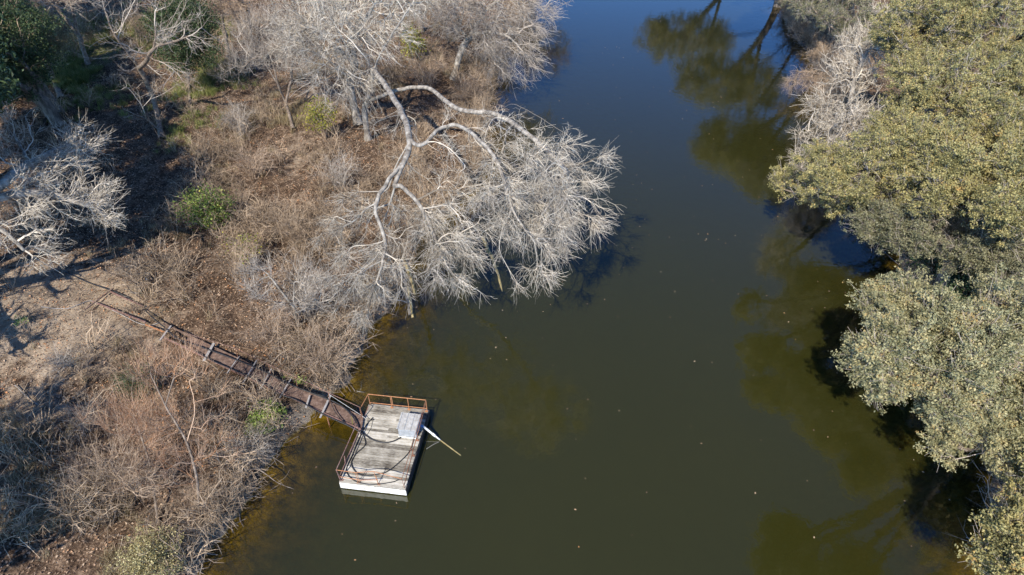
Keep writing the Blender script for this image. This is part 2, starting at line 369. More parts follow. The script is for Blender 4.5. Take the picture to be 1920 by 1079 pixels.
def in_blobs(blobs, n, shell=0.0, rg=rng, clump=0):
    """blobs: (centre, rx, ry, rz, weight)"""
    w = np.array([q[4] for q in blobs]); w = w/w.sum(); k = rg.choice(len(blobs), n, p=w)
    c = np.array([q[0] for q in blobs])[k]; r = np.array([q[1:4] for q in blobs])[k]
    d = nrm(rg.normal(size=(n, 3))); rad = (shell+(1-shell)*rg.random(n))**(1/2.2)
    p = c+d*r*rad[:, None]
    if clump:       # gather the points into boughs with gaps between them
        m = max(8, int(n/clump)); ce = p[rg.choice(n, m, replace=False)]
        D = np.linalg.norm(p[:, None]-ce[None], axis=2); j = D.argmin(1); f = rg.uniform(.15, .75, n)[:, None]
        p = p*(1-f)+ce[j]*f
    return p
def grow(limbs, targets, bf=.35, jit=.04, r_root=.3, r_tip=.012, keep=.0, rg=rng):
    """limbs: polylines; the first starts at the root, later ones join the nearest existing node. Returns nodes, parent, radius, n_limb"""
    pos = []; par = []; path = []
    for li, pl in enumerate(limbs):
        q = smooth_path(pl, 4)
        if li > 0: q = q+np.concatenate([[[0,0,0]], rg.normal(size=(len(q)-1, 3))*jit*.5])
        if li == 0: prev = -1
        else: prev = int(np.linalg.norm(np.array(pos)-q[0], axis=1).argmin()); q = q[1:]
        for p in q:
            pos.append(p); par.append(prev)
            path.append(0 if prev < 0 else path[prev]+np.linalg.norm(p-pos[prev])); prev = len(pos)-1
    pos = np.array(pos); n0 = len(pos); par0 = list(par)
    pos2, parent = prim(pos, np.array(path)*.55, targets, bf)
    parent[:n0] = par0
    n = len(pos2)
    kids = [[] for _ in range(n)]
    for i, p in enumerate(parent):
        if p >= 0: kids[p].append(i)
    order = []; st = [0]
    while st:
        i = st.pop(); order.append(i); st.extend(kids[i])
    # smoothing of in-between nodes
    for _ in range(2):
        q = pos2.copy()
        for i in order:
            if i >= n0 and kids[i]: q[i] = .5*pos2[i]+.25*pos2[parent[i]]+.25*pos2[kids[i]].mean(0)
        pos2 = q
    cnt = np.zeros(n)
    for i in order[::-1]:
        if not kids[i]: cnt[i] += 1
        if parent[i] >= 0: cnt[parent[i]] += cnt[i]
    e = math.log(r_root/r_tip)/math.log(max(cnt[0], 2)); rad = r_tip*np.maximum(cnt, 1)**e
    return pos2, parent, kids, cnt, rad, n0
def chains(pos, parent, kids, cnt, rad):
    out = []; st = [(0, None)]
    while st:
        i, start = st.pop(); c = [] if start is None else [(pos[start], rad[i])]
        while True:
            c.append((pos[i], rad[i]))
            if not kids[i]: break
            ks = sorted(kids[i], key=lambda k: -cnt[k])
            for k in ks[1:]: st.append((k, i))
            i = ks[0]
        out.append(c)
    return out
def chain_geo(chs, gt, gc, thr, wob=.05, rg=rng):
    by = {}
    for c in chs:
        p = np.array([q[0] for q in c]); r = np.array([q[1] for q in c])
        if len(p) < 2: continue
        if len(p) > 2:
            ps = smooth_path(p, 2); rs = np.interp(np.linspace(0, len(r)-1, len(ps)), np.arange(len(r)), r)
        else:
            mid = .5*(p[0]+p[1])+rg.normal(size=3)*np.linalg.norm(p[1]-p[0])*.08; ps = np.array([p[0], mid, p[1]]); rs = np.array([r[0], r.mean(), r[1]])
        ps[1:-1] += rg.normal(size=ps[1:-1].shape)*wob*np.minimum(rs[1:-1, None]*2, .12)
        rs = rs.copy(); rs[-1] *= .7
        thick = rs.max() > thr
        if thick:      # thick part of the chain to the trunk, the thin rest to the crown
            cut = int((rs > thr).sum())+1; cut = min(max(cut, 2), len(ps))
            pq = smooth_path(ps[:cut], 3); rq = np.interp(np.linspace(0, cut-1, len(pq)), np.arange(cut), rs[:cut]); by.setdefault((1, len(pq)), []).append((pq, rq))
            if len(ps)-cut >= 1: by.setdefault((0, len(ps)-cut+1), []).append((ps[cut-1:], rs[cut-1:]))
        else: by.setdefault((0, len(ps)), []).append((ps, rs))
    for (k, n), l in by.items():
        A = np.array([q[0] for q in l]); R = np.array([q[1] for q in l])
        (gt if k else gc).add(*tubes(A, R, 9 if k else 3))
def sprays(g, base, d, k, L, r, sub=2, up=.15, spread=.75, out=None, rg=rng, nseg=3):
    """fine twigs leaving the branch ends; returns their tips and directions"""
    n = len(base); b = np.repeat(base, k, 0); dd = np.repeat(d, k, 0)
    v = nrm(dd*.9+rg.normal(size=(n*k, 3))*spread+np.array([0, 0, up])+(0 if out is None else np.repeat(out, k, 0)*.5))
    ln = L*rg.uniform(.45, 1.25, n*k)[:, None]
    bend = rg.normal(size=(n*k, 3))*.28+np.array([0, 0, .05+.6*up])
    ts = np.linspace(0, 1, nseg+1)
    Pt = b[:, None]+v[:, None]*(ln[:, None]*ts[None, :, None])+bend[:, None]*(ln[:, None]*(ts**2)[None, :, None])
    Pt[:, 1:-1] += rg.normal(size=Pt[:, 1:-1].shape)*ln[:, None]*.03
    R = r*(1-.6*ts)[None, :]*rg.uniform(.8, 1.2, n*k)[:, None]
    g.add(*tubes(Pt, R, 3))
    tips = Pt[:, -1]; td = nrm(Pt[:, -1]-Pt[:, -2])
    for s in range(sub):
        f = rg.integers(1, nseg+0, n*k); o = Pt[np.arange(n*k), f]; dr = nrm(nrm(Pt[np.arange(n*k), f]-Pt[np.arange(n*k), f-1])+rg.normal(size=(n*k, 3))*.6)
        l2 = ln*rg.uniform(.3, .6, n*k)[:, None]
        q = np.stack([o, o+dr*l2*.5+rg.normal(size=o.shape)*l2*.05, o+dr*l2+bend*l2*.5], 1)
        g.add(*tubes(q, np.stack([R[:, 1]*.75, R[:, 1]*.6, R[:, 1]*.4], 1), 3))
        tips = np.vstack([tips, q[:, -1]]); td = np.vstack([td, dr])
    return tips, td
def leaves(g, c, size, rg=rng, flat=.0, w=.55):
    n = len(c); a = nrm(rg.normal(size=(n, 3))*np.array([1, 1, 1-flat])); nn = nrm(rg.normal(size=(n, 3))+np.array([0, 0, .6+flat*4])); b = nrm(np.cross(nn, a)); up = np.cross(a, b)
    s = (size*rg.uniform(.45, 1.55, n))[:, None]
    V = np.stack([c-a*s*.5, c+b*s*w*.5+up*s*.1, c+a*s*.5, c-b*s*w*.5+up*s*.1], 1)
    g.add(V.reshape(-1, 3), np.arange(4*n).reshape(-1, 4))
def tree(name, label, base, limbs, blobs, n, r_root, bark, twig, cat='tree', group=None, spray=(3, .7, .009, 2), thr=.05, bf=.35,
         leaf=None, leafn=0, leafs=.1, leafr=.3, leafmat=None, shell=.0, r_tip=.012, seed=1, up=.15, spread=.75, flare=1.5, clump=14, hole=1.1, pull=(.1, .7)):
    rg = np.random.default_rng(seed)
    T = in_blobs(blobs, int(n*1.85), shell, rg, 0); nz = n3(T, hole, seed)+rg.normal(size=len(T))*.12
    T = T[np.argsort(-nz)[:n]]; rg.shuffle(T)
    if clump:       # gather the points into boughs with gaps between them
        m = max(8, int(n/clump)); ci = [0]; dm = np.linalg.norm(T-T[0], axis=1)
        while len(ci) < m: q = int((dm*rg.uniform(.6, 1, n)).argmax()); ci.append(q); dm = np.minimum(dm, np.linalg.norm(T-T[q], axis=1))
        ce = T[ci]; j = np.linalg.norm(T[:, None]-ce[None], axis=2).argmin(1); f = rg.uniform(*pull, n)[:, None]; T = T*(1-f)+ce[j]*f
    T[:, 2] = np.maximum(T[:, 2], .6)
    pos, par, kids, cnt, rad, n0 = grow(limbs, T, bf, r_root=r_root, r_tip=r_tip, rg=rg)
    hgt = np.clip((pos[:, 2]-base[2])/.9, 0, 1); near = np.linalg.norm(pos[:, :2]-np.asarray(base)[:2], axis=1) < r_root*3
    rad = np.where(near, rad*(1+(flare-1)*(1-hgt)**2), rad)
    gt, gc = Geo(), Geo()
    chain_geo(chains(pos, par, kids, cnt, rad), gt, gc, thr, rg=rg)
    ti = np.array([i for i in range(n0, len(pos)) if len(kids[i]) < 2])
    d = nrm(pos[ti]-pos[par[ti]]); bc = np.mean([q[0] for q in blobs], 0)
    o = nrm(pos[ti]-bc)
    root = empty(name, base)
    tag(root, label, cat, group)
    tips = None
    if spray: tips, td = sprays(gc, pos[ti], d, spray[0], spray[1], spray[2], spray[3], up, spread, o, rg)
    bo = np.asarray(base)
    gt.build('trunk', M[bark], root, True, bo)
    gc.build('branches' if leafmat else 'crown', M[twig], root, False, bo)
    if leafmat:
        gl = Geo(); src = tips[rg.random(len(tips)) < .52]
        per = max(1, int(leafn/len(src)))
        c = np.repeat(src, per, 0); c = c+rg.normal(size=c.shape)*leafr*np.array([1, 1, .7])
        c = c[c[:, 2] > .15]
        leaves(gl, c, leafs, rg); gl.build('crown', M[leafmat], root, False, bo)
    return root
def pb(px, py, h, r, w=1, fx=1, fz=.6): return (P(px, py, h), r*fx, r, r*fz, w*r*r)
def pr(px, py, h, rp, w=1, fx=1, fz=.6):      # radius given as seen
    c = P(px, py, h); r = rp*(c[1]*cos(PITCH)+(CH-c[2])*sin(PITCH))/FPX; return (c, r*fx, r, r*fz, w*r*r)
V3 = lambda *a: np.array(a, float)

# ---- the big bare tree leaning over the river
b = G(690, 262); s0 = P(700, 132, 7.2)
tree('bare_tree', 'largest leafless white barked tree, its crown arching over the river', b,
     [[b, b+V3(.1,-.1,2.5), P(690,190,4.4), s0],
      [P(690,190,4.4), P(745,170,6.0), P(800,165,7.2), P(860,205,8.0), P(930,215,8.6), P(1000,260,9.0), P(1060,320,9.0)],
      [s0, P(725,165,7.8), P(755,215,8.2), P(768,262,8.2), P(760,300,7.8), P(740,345,7.2), P(755,352,7.2), P(790,390,6.4), P(830,480,5.0)],
      [P(768,262,8.2), P(790,272,8.4), P(830,240,8.8), P(870,240,9.0), P(930,300,8.8), P(960,390,8.0), P(1000,450,7)],
      [P(760,300,7.8), P(735,330,7.5), P(712,365,7), P(705,400,6.5), P(722,450,5.6), P(715,500,5.0), P(700,540,4.2)],
      [P(930,215,8.6), P(960,195,9.2), P(1000,215,9.4), P(1060,250,9.4)],
      [s0, P(720,90,9.0), P(745,50,10.5), P(775,5,12)],
      [s0, P(680,100,9.2), P(640,60,10.2), P(610,40,10.5)]],
     [pb(1035,345,8.6,2.9,1.3), pb(1010,420,7.2,2.6,1.2), pb(930,330,8.2,3.0,1), pb(1065,295,9.2,2.0,.8), pb(840,470,5.2,2.2,1.2), pb(810,400,6,2.0,1),
      pb(700,500,4.5,2.4,1.7), pb(690,400,5.4,2.2,1.0), pb(860,250,8.6,2.2,.4), pb(960,250,8.8,2.0,.6), pb(740,230,7.8,1.6,.3), pb(1000,485,6.2,1.8,.8), pb(860,525,4.4,1.5,.9), pb(1075,400,7.6,1.7,.7), pb(830,430,5.6,2,.6), pb(785,-15,12.4,2.4,.6), pb(620,45,10.6,1.6,.3),
      pb(900,400,7,2.2,.6), pb(780,320,7,1.8,.3), pb(670,560,3.2,1.4,1.6), pb(640,440,4.6,1.5,.8)],
     3200, .215, 'bark_pale', 'twig_white', spray=(3, .85, .0082, 2), r_tip=.0105, seed=3, thr=.04, bf=.42, up=-.35, spread=.5, clump=24, pull=(.25, .8), hole=1.3)
b = G(672, 232)
tree('bare_tree', 'leafless white tree with a spreading twiggy crown behind the largest one, at the top edge', b,
     [[b, b+V3(-.3,.4,3.0), P(665,120,6.5), P(655,80,8.2)], [P(665,120,6.5), P(630,90,8.4), P(600,60,9)], [P(655,80,8.2), P(690,30,10), P(710,-10,11)]],
     [pb(620,60,9.2,3.6,1), pb(580,20,9.5,3.2,.8), pb(670,20,10.5,3.6,.8), pb(640,130,7,2.6,.8), pb(560,70,8,2.4,.5), pb(700,60,9.5,2.6,.4), pb(660,180,5,1.6,.4)],
     1500, .3, 'bark_pale', 'twig_white', spray=(2, 1.3, .014, 3), r_tip=.015, seed=4, spread=.5, up=-.2)
b = G(850, 150)
tree('bare_tree', 'pale leafless tree leaning out from the bank at the top, beside blue water', b,
     [[b, P(865,95,3.2), P(885,65,4.6), P(905,25,6.2)], [P(885,65,4.6), P(920,60,5.5), P(955,70,5.5)], [P(905,25,6.2), P(940,0,7.2), P(980,0,7)], [P(905,25,6.2), P(870,-5,7.6)]],
     [pb(930,60,5.6,3.4,1), pb(960,110,3.8,2.4,.9), pb(880,10,7.4,3.6,.8), pb(980,30,6,3.0,.8), pb(1010,-5,6.5,2.4,.5), pb(940,10,7,3,.6), pb(830,20,7,3,.6)],
     1500, .27, 'bark_pale', 'twig_grey', spray=(2, 1.3, .014, 3), r_tip=.015, seed=5, spread=.5, up=-.25)
b = G(790, 60)
tree('bare_tree', 'far leafless tree at the top edge behind the leaning river tree', b,
     [[b, b+V3(0,.2,4), b+V3(.4,.4,8)], [b+V3(0,.2,4), b+V3(-2,0,7)]],
     [pb(790,-20,8,4.5,1), pb(840,-40,8,4,1), pb(740,-30,8,4,.8)], 1200, .25, 'bark_brown', 'twig_grey', spray=(3, 1.0, .012, 1), r_tip=.014, seed=6)
# ---- crooked bare tree, upper left
b = G(304, 262)
tree('bare_tree', 'crooked leafless tree with a long leaning grey trunk, upper left', b,
     [[b, P(290,195,3.2), P(268,140,5.6), P(240,100,7.6), P(215,65,9.2), P(198,25,10.5), P(190,-10,11.5)],
      [P(262,128,6.2), P(280,105,7.8), P(292,70,9.2), P(290,30,10.6), P(300,0,11.5)],
      [P(285,90,8.4), P(325,78,9), P(370,60,9.6), P(395,30,10)],
      [P(280,110,7.6), P(310,120,7.8), P(345,150,7.2)],
      [P(280,112,7.6), P(286,150,6.6), P(284,190,5.2), P(276,215,4.2), P(300,262,2.6)],
      [P(235,90,8), P(205,80,8.5), P(185,60,9)]],
     [pb(300,50,9.8,3.6,1), pb(230,30,10.5,3.2,.7), pb(350,60,9.4,3.0,.7), pb(290,150,6.4,2.8,.5), pb(220,110,8,2.4,.4), pb(340,140,7,2.4,.4), pb(265,210,4,1.8,.2)],
     460, .19, 'bark_brown', 'twig_grey', spray=(2, .6, .008, 1), r_tip=.012, seed=7, bf=.5, thr=.05)
b = G(550, 243)
tree('bare_tree', 'slim leafless tree with upswept grey twigs on sunlit sand, left of the largest tree', b,
     [[b, P(536,195,2.4), P(522,160,4.0), P(512,120,5.6)], [P(536,195,2.4), P(545,150,4), P(552,100,6)], [P(522,160,4.0), P(490,110,6)]],
     [pb(520,100,6.2,2.4,1), pb(490,70,7,2.2,.8), pb(555,110,6,2.0,.8), pb(470,110,5.2,1.8,.5), pb(520,50,8,2,.7), pb(440,130,4,1.6,.3)],
     950, .12, 'bark_brown', 'twig_grey', spray=(3, .9, .009, 2), seed=8, up=.6, r_tip=.010)
# ---- left edge trees
b = V3(-31, 22.5, 0); b[2] = gz(b[0], b[1])
tree('bare_tree', 'bare branches of a leafless tree reaching in from the left edge', b,
     [[b, b+V3(.2,.5,3), b+V3(.8,1.2,6), P(-60,400,8)], [P(-60,400,8), P(0,350,8.2), P(50,310,8.2), P(120,275,7.8), P(160,260,7.6)],
      [P(-60,400,8), P(0,370,7.8), P(90,365,7.4), P(180,390,6.6)], [P(-60,400,8), P(0,430,7), P(60,480,5.8), P(120,515,4.5)]],
     [pb(130,280,7.8,1.9,1), pb(70,340,7.8,2.2,.9), pb(150,380,6.8,2.0,1), pb(30,290,8.2,2.0,.6), pb(190,400,6.3,1.2,.5), pb(60,430,6.8,1.8,.8), pb(20,240,8.5,1.5,.4), pb(90,470,5.8,1.2,.4),
      (b+V3(-2,1,9.5), 4, 4, 3, 3), (b+V3(2,-2.2,7.2), 2.6, 2.6, 1.6, 2)],
     1900, .42, 'bark_pale', 'twig_white', spray=(2, .7, .010, 2), seed=9, bf=.45, r_tip=.010, spread=.5)
b = G(112, 235)
tree('oak_tree', 'dark evergreen tree with a very thick leaning trunk, upper left corner', b,
     [[b, P(92,190,2.6), P(60,150,4.6), P(30,110,6.6), P(10,80,8)], [P(60,150,4.6), P(50,100,7)], [P(30,110,6.6), P(-20,60,9)]],
     [pb(30,110,7,2.6,1), pb(-10,70,8.5,3.5,1), pb(60,150,5.4,1.5,.5), pb(40,50,8,2.4,.5), pb(-30,160,6,3,.9), pb(-90,110,8,4,1), pb(-130,190,7,3.5,.8)],
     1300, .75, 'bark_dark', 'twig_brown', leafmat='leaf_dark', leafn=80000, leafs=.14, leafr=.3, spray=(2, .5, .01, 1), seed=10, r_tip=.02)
b = G(117, 188)
tree('oak_tree', 'small evergreen tree on a slim pale leaning trunk beside the very thick one', b,
     [[b, P(100,150,2.2), P(84,105,4.5), P(75,70,6)]],
     [pb(70,75,6.2,2.0,1), pb(50,50,7,2.0,.8), pb(90,100,5,1.1,.3)],
     420, .22, 'bark_brown', 'twig_brown', leafmat='leaf_oak_grey', leafn=14000, leafs=.14, leafr=.3, spray=(2, .5, .01, 1), seed=12)
b = G(357, 205)
tree('oak_tree', 'small round evergreen tree with dark green leaves on a thin stem, upper left', b,
     [[b, P(354,160,2.4), P(350,120,4.2), P(345,80,6)]],
     [pb(355,95,5.4,2.1,1), pb(340,50,7,2.3,.9), pb(372,70,6.2,1.6,.6), pb(350,15,8,1.8,.5)],
     620, .12, 'bark_brown', 'twig_brown', leafmat='leaf_dark', leafn=30000, leafs=.14, leafr=.32, spray=(2, .5, .01, 1), seed=13)
def off_oak(x, y, r, h, n, nl, label, seed, mat='leaf_dark'):
    b = V3(x, y, gz(x, y)); c = b+V3(.5, .5, h)
    return tree('oak_tree', label, b, [[b, b+V3(.2,.3,h*.35), b+V3(.5,.5,h*.7)]],
         [(c, r, r, r*.6, 3), (c+V3(-r*.5,r*.4,-.5), r*.7, r*.7, r*.5, 1), (c+V3(r*.5,-r*.3,-.3), r*.7, r*.7, r*.5, 1)],
         n, .4, 'bark_dark', 'twig_brown', leafmat=mat, leafn=nl, leafs=.27, leafr=.35, spray=(2, .6, .01, 1), seed=seed, r_tip=.02, group='evergreen trees past the left edge')
off_oak(-30.6, 29.3, 4.9, 9.5, 700, 45000, 'evergreen tree standing past the left edge, shading the dark hollow', 21)
off_oak(-35.8, 38.5, 5.2, 9, 700, 45000, 'evergreen tree past the left edge beyond the very thick trunk', 22)
off_oak(-43.5, 51, 5.0, 8, 600, 30000, 'evergreen tree past the left edge level with the slim pale trunk', 27)
off_oak(-50, 60, 5.5, 9, 600, 30000, 'tall evergreen tree past the left edge near the green grass clearing', 28)
off_oak(-46, 66, 5.0, 7, 400, 18000, 'far evergreen tree past the upper left corner', 23)
off_oak(-24, 78, 4.0, 6, 400, 16000, 'far evergreen tree just above the top edge on the left bank', 24)
for i, (px_, py_, lb) in enumerate([(60,15,'brown leafless tree at the very top left behind the dark evergreen'), (165,30,'brown leafless tree at the top left, right of the dark evergreen'),
                                   (430,20,'brown leafless tree at the top edge left of the white crowns'), (480,40,'thin leafless tree at the top edge among dark brush')]):
    b = G(px_, py_+90)
    tree('bare_tree', lb, b, [[b, b+V3(.2,0,2.5), b+V3(.5,.3,5.5)], [b+V3(.2,0,2.5), b+V3(-1,.3,5)]],
         [(b+V3(0,0,6.5), 2.8, 2.8, 2.4, 1), (b+V3(-1.5,.5,5.2), 2, 2, 1.6, .5)], 500, .18, 'bark_brown', 'twig_brown' if i != 1 else 'twig_grey', spray=(3, .8, .012, 1), seed=30+i)

b = V3(-25.5, 11, 0); b[2] = gz(b[0], b[1])
tree('bare_tree', 'leafless tree past the lower left corner casting branch shadows on the leaf litter', b, [[b, b+V3(.2,.3,3), b+V3(.6,.5,6)], [b+V3(.2,.3,3), b+V3(-2,1.5,6)], [b+V3(.2,.3,3), b+V3(1.5,2,6)]],
     [(b+V3(0,0,8), 4, 4, 2.6, 1), (b+V3(.5,3.5,7), 3, 3, 2, .7)], 800, .5, 'bark_brown', 'twig_brown', spray=(3, .7, .012, 1), seed=36, r_tip=.045)
off_oak(-24.2, 8.0, 2.6, 8, 200, 3500, 'thin evergreen tree past the lower left corner', 26)
b = V3(-31.6, 24.6, 0); b[2] = gz(b[0], b[1])
tree('bare_tree', 'tall straight leafless tree past the left edge whose trunk shades the pale dirt', b, [[b, b+V3(.1,.3,5), b+V3(.4,.3,10), b+V3(.5,.8,13)], [b+V3(.1,.3,5), b+V3(1.8,-2.0,8)], [b+V3(.2,.3,6.5), b+V3(-2,-2.0,9)], [b+V3(.1,.3,4), b+V3(2.6,-4.5,6.5)], [b+V3(.1,.2,3.5), b+V3(2.4,.2,5.2), b+V3(4.4,.6,6)], [b+V3(2.6,-4.5,6.5), b+V3(4.0,-6,6.4)]],
     [(b+V3(.5,1,13.5), 3.4, 3.4, 2.4, 1), (b+V3(1.8,-2.6,8.4), 2, 2, 1.4, .25), (b+V3(2.6,-5,7), 1.8, 1.8, 1.2, .25), (b+V3(4.2,.8,6.4), 1.5, 1.8, 1.2, .3), (b+V3(3.8,-6,6.6), 1.5, 1.8, 1.2, .3)], 600, .55, 'bark_brown', 'twig_brown', spray=(2, .7, .012, 1), seed=37, r_tip=.05, flare=1.2)
# ---- right bank live oaks
def oak(label, bpx, blobs, n, nl, seed, r_root=.4, hb=None, mat='leaf_oak', hk=1.0, rk=1.0, spray=(3, .65, .0115, 1)):
    b = G(*bpx); bb = []
    for (c, rx, ry, rz, w) in blobs:
        rx, ry, rz = rx*rk, ry*rk, rz*rk      # crowns stand higher than first measured; keep their apparent size
        x, y = proj(c); h2 = c[2]*hk; k = (CH-h2)/(CH-c[2]); bb.append((P(float(x), float(y), h2), rx*k, ry*k, rz*k, w))
    blobs = bb; cs = [q[0] for q in blobs]; lim = [[b, b+V3(-.3,.1,1.6), b+V3(-.6,.1,3.0)]]
    for c in sorted(cs, key=lambda c: np.linalg.norm(c-b))[:7]:
        lim.append([lim[0][-1] if len(lim) % 2 else lim[0][1], .5*(lim[0][-1]+c)+V3(0,0,.5), c-V3(0,0,.5)])
    return tree('live_oak', label, b, lim, blobs, n, r_root, 'bark_brown', 'twig_grey', spray=spray, leafmat=mat, leafn=nl*2.1, leafs=.086, leafr=.085, seed=seed,
                shell=.3, r_tip=.012, group='live oaks along the right bank', bf=.3, up=.3, clump=36, hole=1.2, pull=(.3, .82))
oak('tallest yellow-green live oak filling the upper right corner', (1840,330),
    [pr(1745,50,11.0,88), pr(1850,55,11.6,100), pr(1935,140,11.0,90), pr(1795,165,10.6,85), pr(1722,150,9.8,56), pr(1890,235,10.4,72), pr(1692,70,10.0,44)], 4200, 150000, 41, .5)
oak('broad yellow-green live oak below the corner one, behind the bare white shrubby tree', (1790,470),
    [pr(1680,262,8.9,52), pr(1757,290,9.5,68), pr(1848,322,9.8,70), pr(1925,330,9.8,62), pr(1680,208,8.3,34), pr(1730,350,8.9,46), pr(1900,395,9.5,50)], 3000, 112000, 42, .45)
oak('live oak whose low limb points left farthest over the river', (1700,440),
    [pr(1492,347,4.8,34,1,1.2,.5), pr(1540,312,7.2,46), pr(1580,348,7.6,48), pr(1635,312,8.4,56), pr(1655,368,7.2,42), pr(1545,365,6,34,1,1,.5)], 1000, 34000, 43, .3, mat='leaf_oak')
oak('low grey-green live oak with bare twigs hanging over black water', (1760,560),
    [pr(1652,428,6.0,38), pr(1708,432,6.6,46), pr(1778,440,6.8,44), pr(1850,438,7.1,52), pr(1915,460,7.2,50), pr(1750,400,7.0,36), pr(1860,492,6.4,36), pr(1915,515,6.8,44), pr(1815,478,5.8,28)], 1600, 48000, 44, .3, mat='leaf_oak_grey')
oak('big rounded live oak in the middle of the right bank, its drooping twigs nearest midstream', (1850,800),
    [pr(1688,594,8.2,54), pr(1738,590,8.8,62), pr(1655,682,7.4,48), pr(1700,675,8.6,64), pr(1790,650,9.1,76), pr(1875,600,8.9,66), pr(1672,742,6.6,32), pr(1905,685,8.6,56), pr(1775,735,7.8,50)], 2300, 80000, 45, .45, mat='leaf_oak_pale')
oak('live oak at the right edge with a pointed low branch over dark water', (1925,960),
    [pr(1855,745,7.2,60), pr(1815,826,6.0,30), pr(1868,808,6.6,44), pr(1920,780,7.2,54), pr(1770,770,6.2,30), pr(1800,846,5.6,28), pr(1850,848,6.0,34), pr(1905,850,6.4,42), pr(1950,830,6.8,50)], 1500, 50000, 46, .32, mat='leaf_oak_pale')
oak('live oak cut off by the lower right corner', (1990,1100),
    [pr(1905,992,6.0,34), pr(1888,1052,5.6,34), pr(1940,1030,6.3,50), pr(1935,1100,6.0,50), pr(1945,965,6.4,40), pr(1985,985,6.8,60), pr(2015,920,7.4,66), pr(1995,1100,6.6,66)], 1300, 44000, 47, .3, hk=1.0)
oak('sparse small live oak on the sandy point at the top', (1605,180),
    [pr(1530,15,8.2,40), pr(1585,20,8.5,46), pr(1492,0,7.9,34), pr(1610,60,7.0,34), pr(1560,55,5.2,24)], 700, 12000, 48, .2, hk=1.0, mat='leaf_oak_grey')
oak('far live oak above the top edge, mirrored in the river', (1560,-50),
    [pb(1480,-100,9,4.5), pb(1560,-110,9,5), pb(1430,-80,7,3,.7), pb(1640,-80,9,4.5), pb(1360,-70,4.5,3.0,.5)], 900, 30000, 49, .4, hk=1.0)
def far_oak(label, c, r, base, seed, n=900, nl=26000):
    c = V3(*c); b = V3(base[0], base[1], float(gz(base[0], base[1])))
    tree('live_oak', label, b, [[b, .6*b+.4*c+V3(.5,0,0), c-V3(0,0,1)], [.6*b+.4*c+V3(.5,0,0), c+V3(r*.5,0,.5)], [c-V3(0,0,1), c+V3(-r*.7,-r*.2,-.4)]],
         [(c, r, r*.75, r*.5, 2), (c+V3(-r*.6,0,-.6), r*.5, r*.45, r*.35, 1), (c+V3(r*.6,r*.3,.3), r*.6, r*.6, r*.4, 1)], n, .4, 'bark_dark', 'twig_grey', leafmat='leaf_oak', leafn=nl, leafs=.2, leafr=.25,
         spray=(2, .8, .011, 1), seed=seed, r_tip=.02, group='live oaks along the right bank', hole=.9)
far_oak('live oak leaning out over the water just past the top edge, seen mirrored', (25.0, 66.5, 10.0), 5.0, (32, 66), 81)
far_oak('live oak just past the top edge beside the sandy point', (26.2, 61.8, 9.7), 4.2, (33, 62.5), 84, 700, 20000)
far_oak('tall live oak farther past the top edge on the right bank', (27, 82, 9), 6, (31, 82), 82)
far_oak('third live oak past the top edge, farthest upstream on the right bank', (24, 94, 8), 6, (30, 96), 83)
for i, (c, base) in enumerate([((3.5, 83, 5.5), (0, 82)), ((0, 92, 7), (-3, 92))]):
    c = V3(*c); b = V3(*base, 0); b[2] = gz(b[0], b[1])
    tree('bare_tree', ['leafless tree just past the top edge, mirrored dark in the blue water', 'second leafless tree farther past the top edge on the left bank'][i], b, [[b, .5*(b+c), c]],
         [(c, 4, 4, 3, 1)], 900, .2, 'bark_brown', 'twig_brown', spray=(3, 1, .013, 1), seed=85+i, r_tip=.015)
far_oak('live oak past the right edge beside the lower corner', (25.5, 19, 6.5), 4.2, (27, 19), 91, 500, 16000)
far_oak('live oak past the right edge level with the middle of the river bank', (29, 29, 7.5), 4.8, (30, 29), 92, 500, 16000)
far_oak('live oak past the right edge behind the broad yellow-green one', (36, 40, 8), 5.2, (37, 40), 93, 500, 16000)
far_oak('live oak past the upper right corner', (48, 56, 9), 6, (49, 56), 94, 500, 16000)
b = G(1650, 300)
tree('bare_tree', 'white leafless tree sprawling along the right bank above the water', b,
     [[b, P(1625,240,3.6), P(1592,200,5.4)], [P(1625,240,3.6), P(1560,262,4.6), P(1512,292,4.2)], [P(1592,200,5.4), P(1560,190,5.8), P(1530,212,5.4)], [P(1592,200,5.4), P(1610,130,6.8), P(1648,60,8)],
      [b, P(1600,310,2.4), P(1540,320,2.2)]],
     [pr(1590,140,6.4,52), pr(1625,90,7.4,54), pr(1560,200,5.8,48), pr(1532,250,5,42), pr(1522,300,4.4,34,1.5), pr(1575,285,6.4,44,1.4), pr(1655,40,8.4,46), pr(1605,225,7.4,46,1.3)],
     2100, .2, 'bark_pale', 'twig_white', spray=(2, .8, .014, 2), seed=50, r_tip=.02)
b = G(1545, 165)
tree('bare_shrub', 'brown leafless shrub drooping into the water beside the sandy point', b, [[b, b+V3(-.6,-.3,1.2), b+V3(-1.6,-.6,1.6)]],
     [(b+V3(-1.6,-.7,1.4), 2.0, 1.6, 1.0, 1), (b+V3(-2.8,-1.4,.9), 1.4, 1.2, .7, .6)], 350, .07, 'bark_brown', 'twig_brown', cat='shrub', spray=(3, .8, .009, 1), seed=51, up=-.3)
b = G(1800, 430)
tree('bare_tree', 'pale bare tangle showing between the live oaks at the right', b, [[b, b+V3(-.3,0,3), b+V3(0,0,6)]],
     [pb(1850,400,7.5,2.0,1), pb(1790,430,6,1.8,1), pb(1880,260,9,1.6,.5)], 500, .12, 'bark_pale', 'twig_white', spray=(3, .6, .011, 1), seed=52)

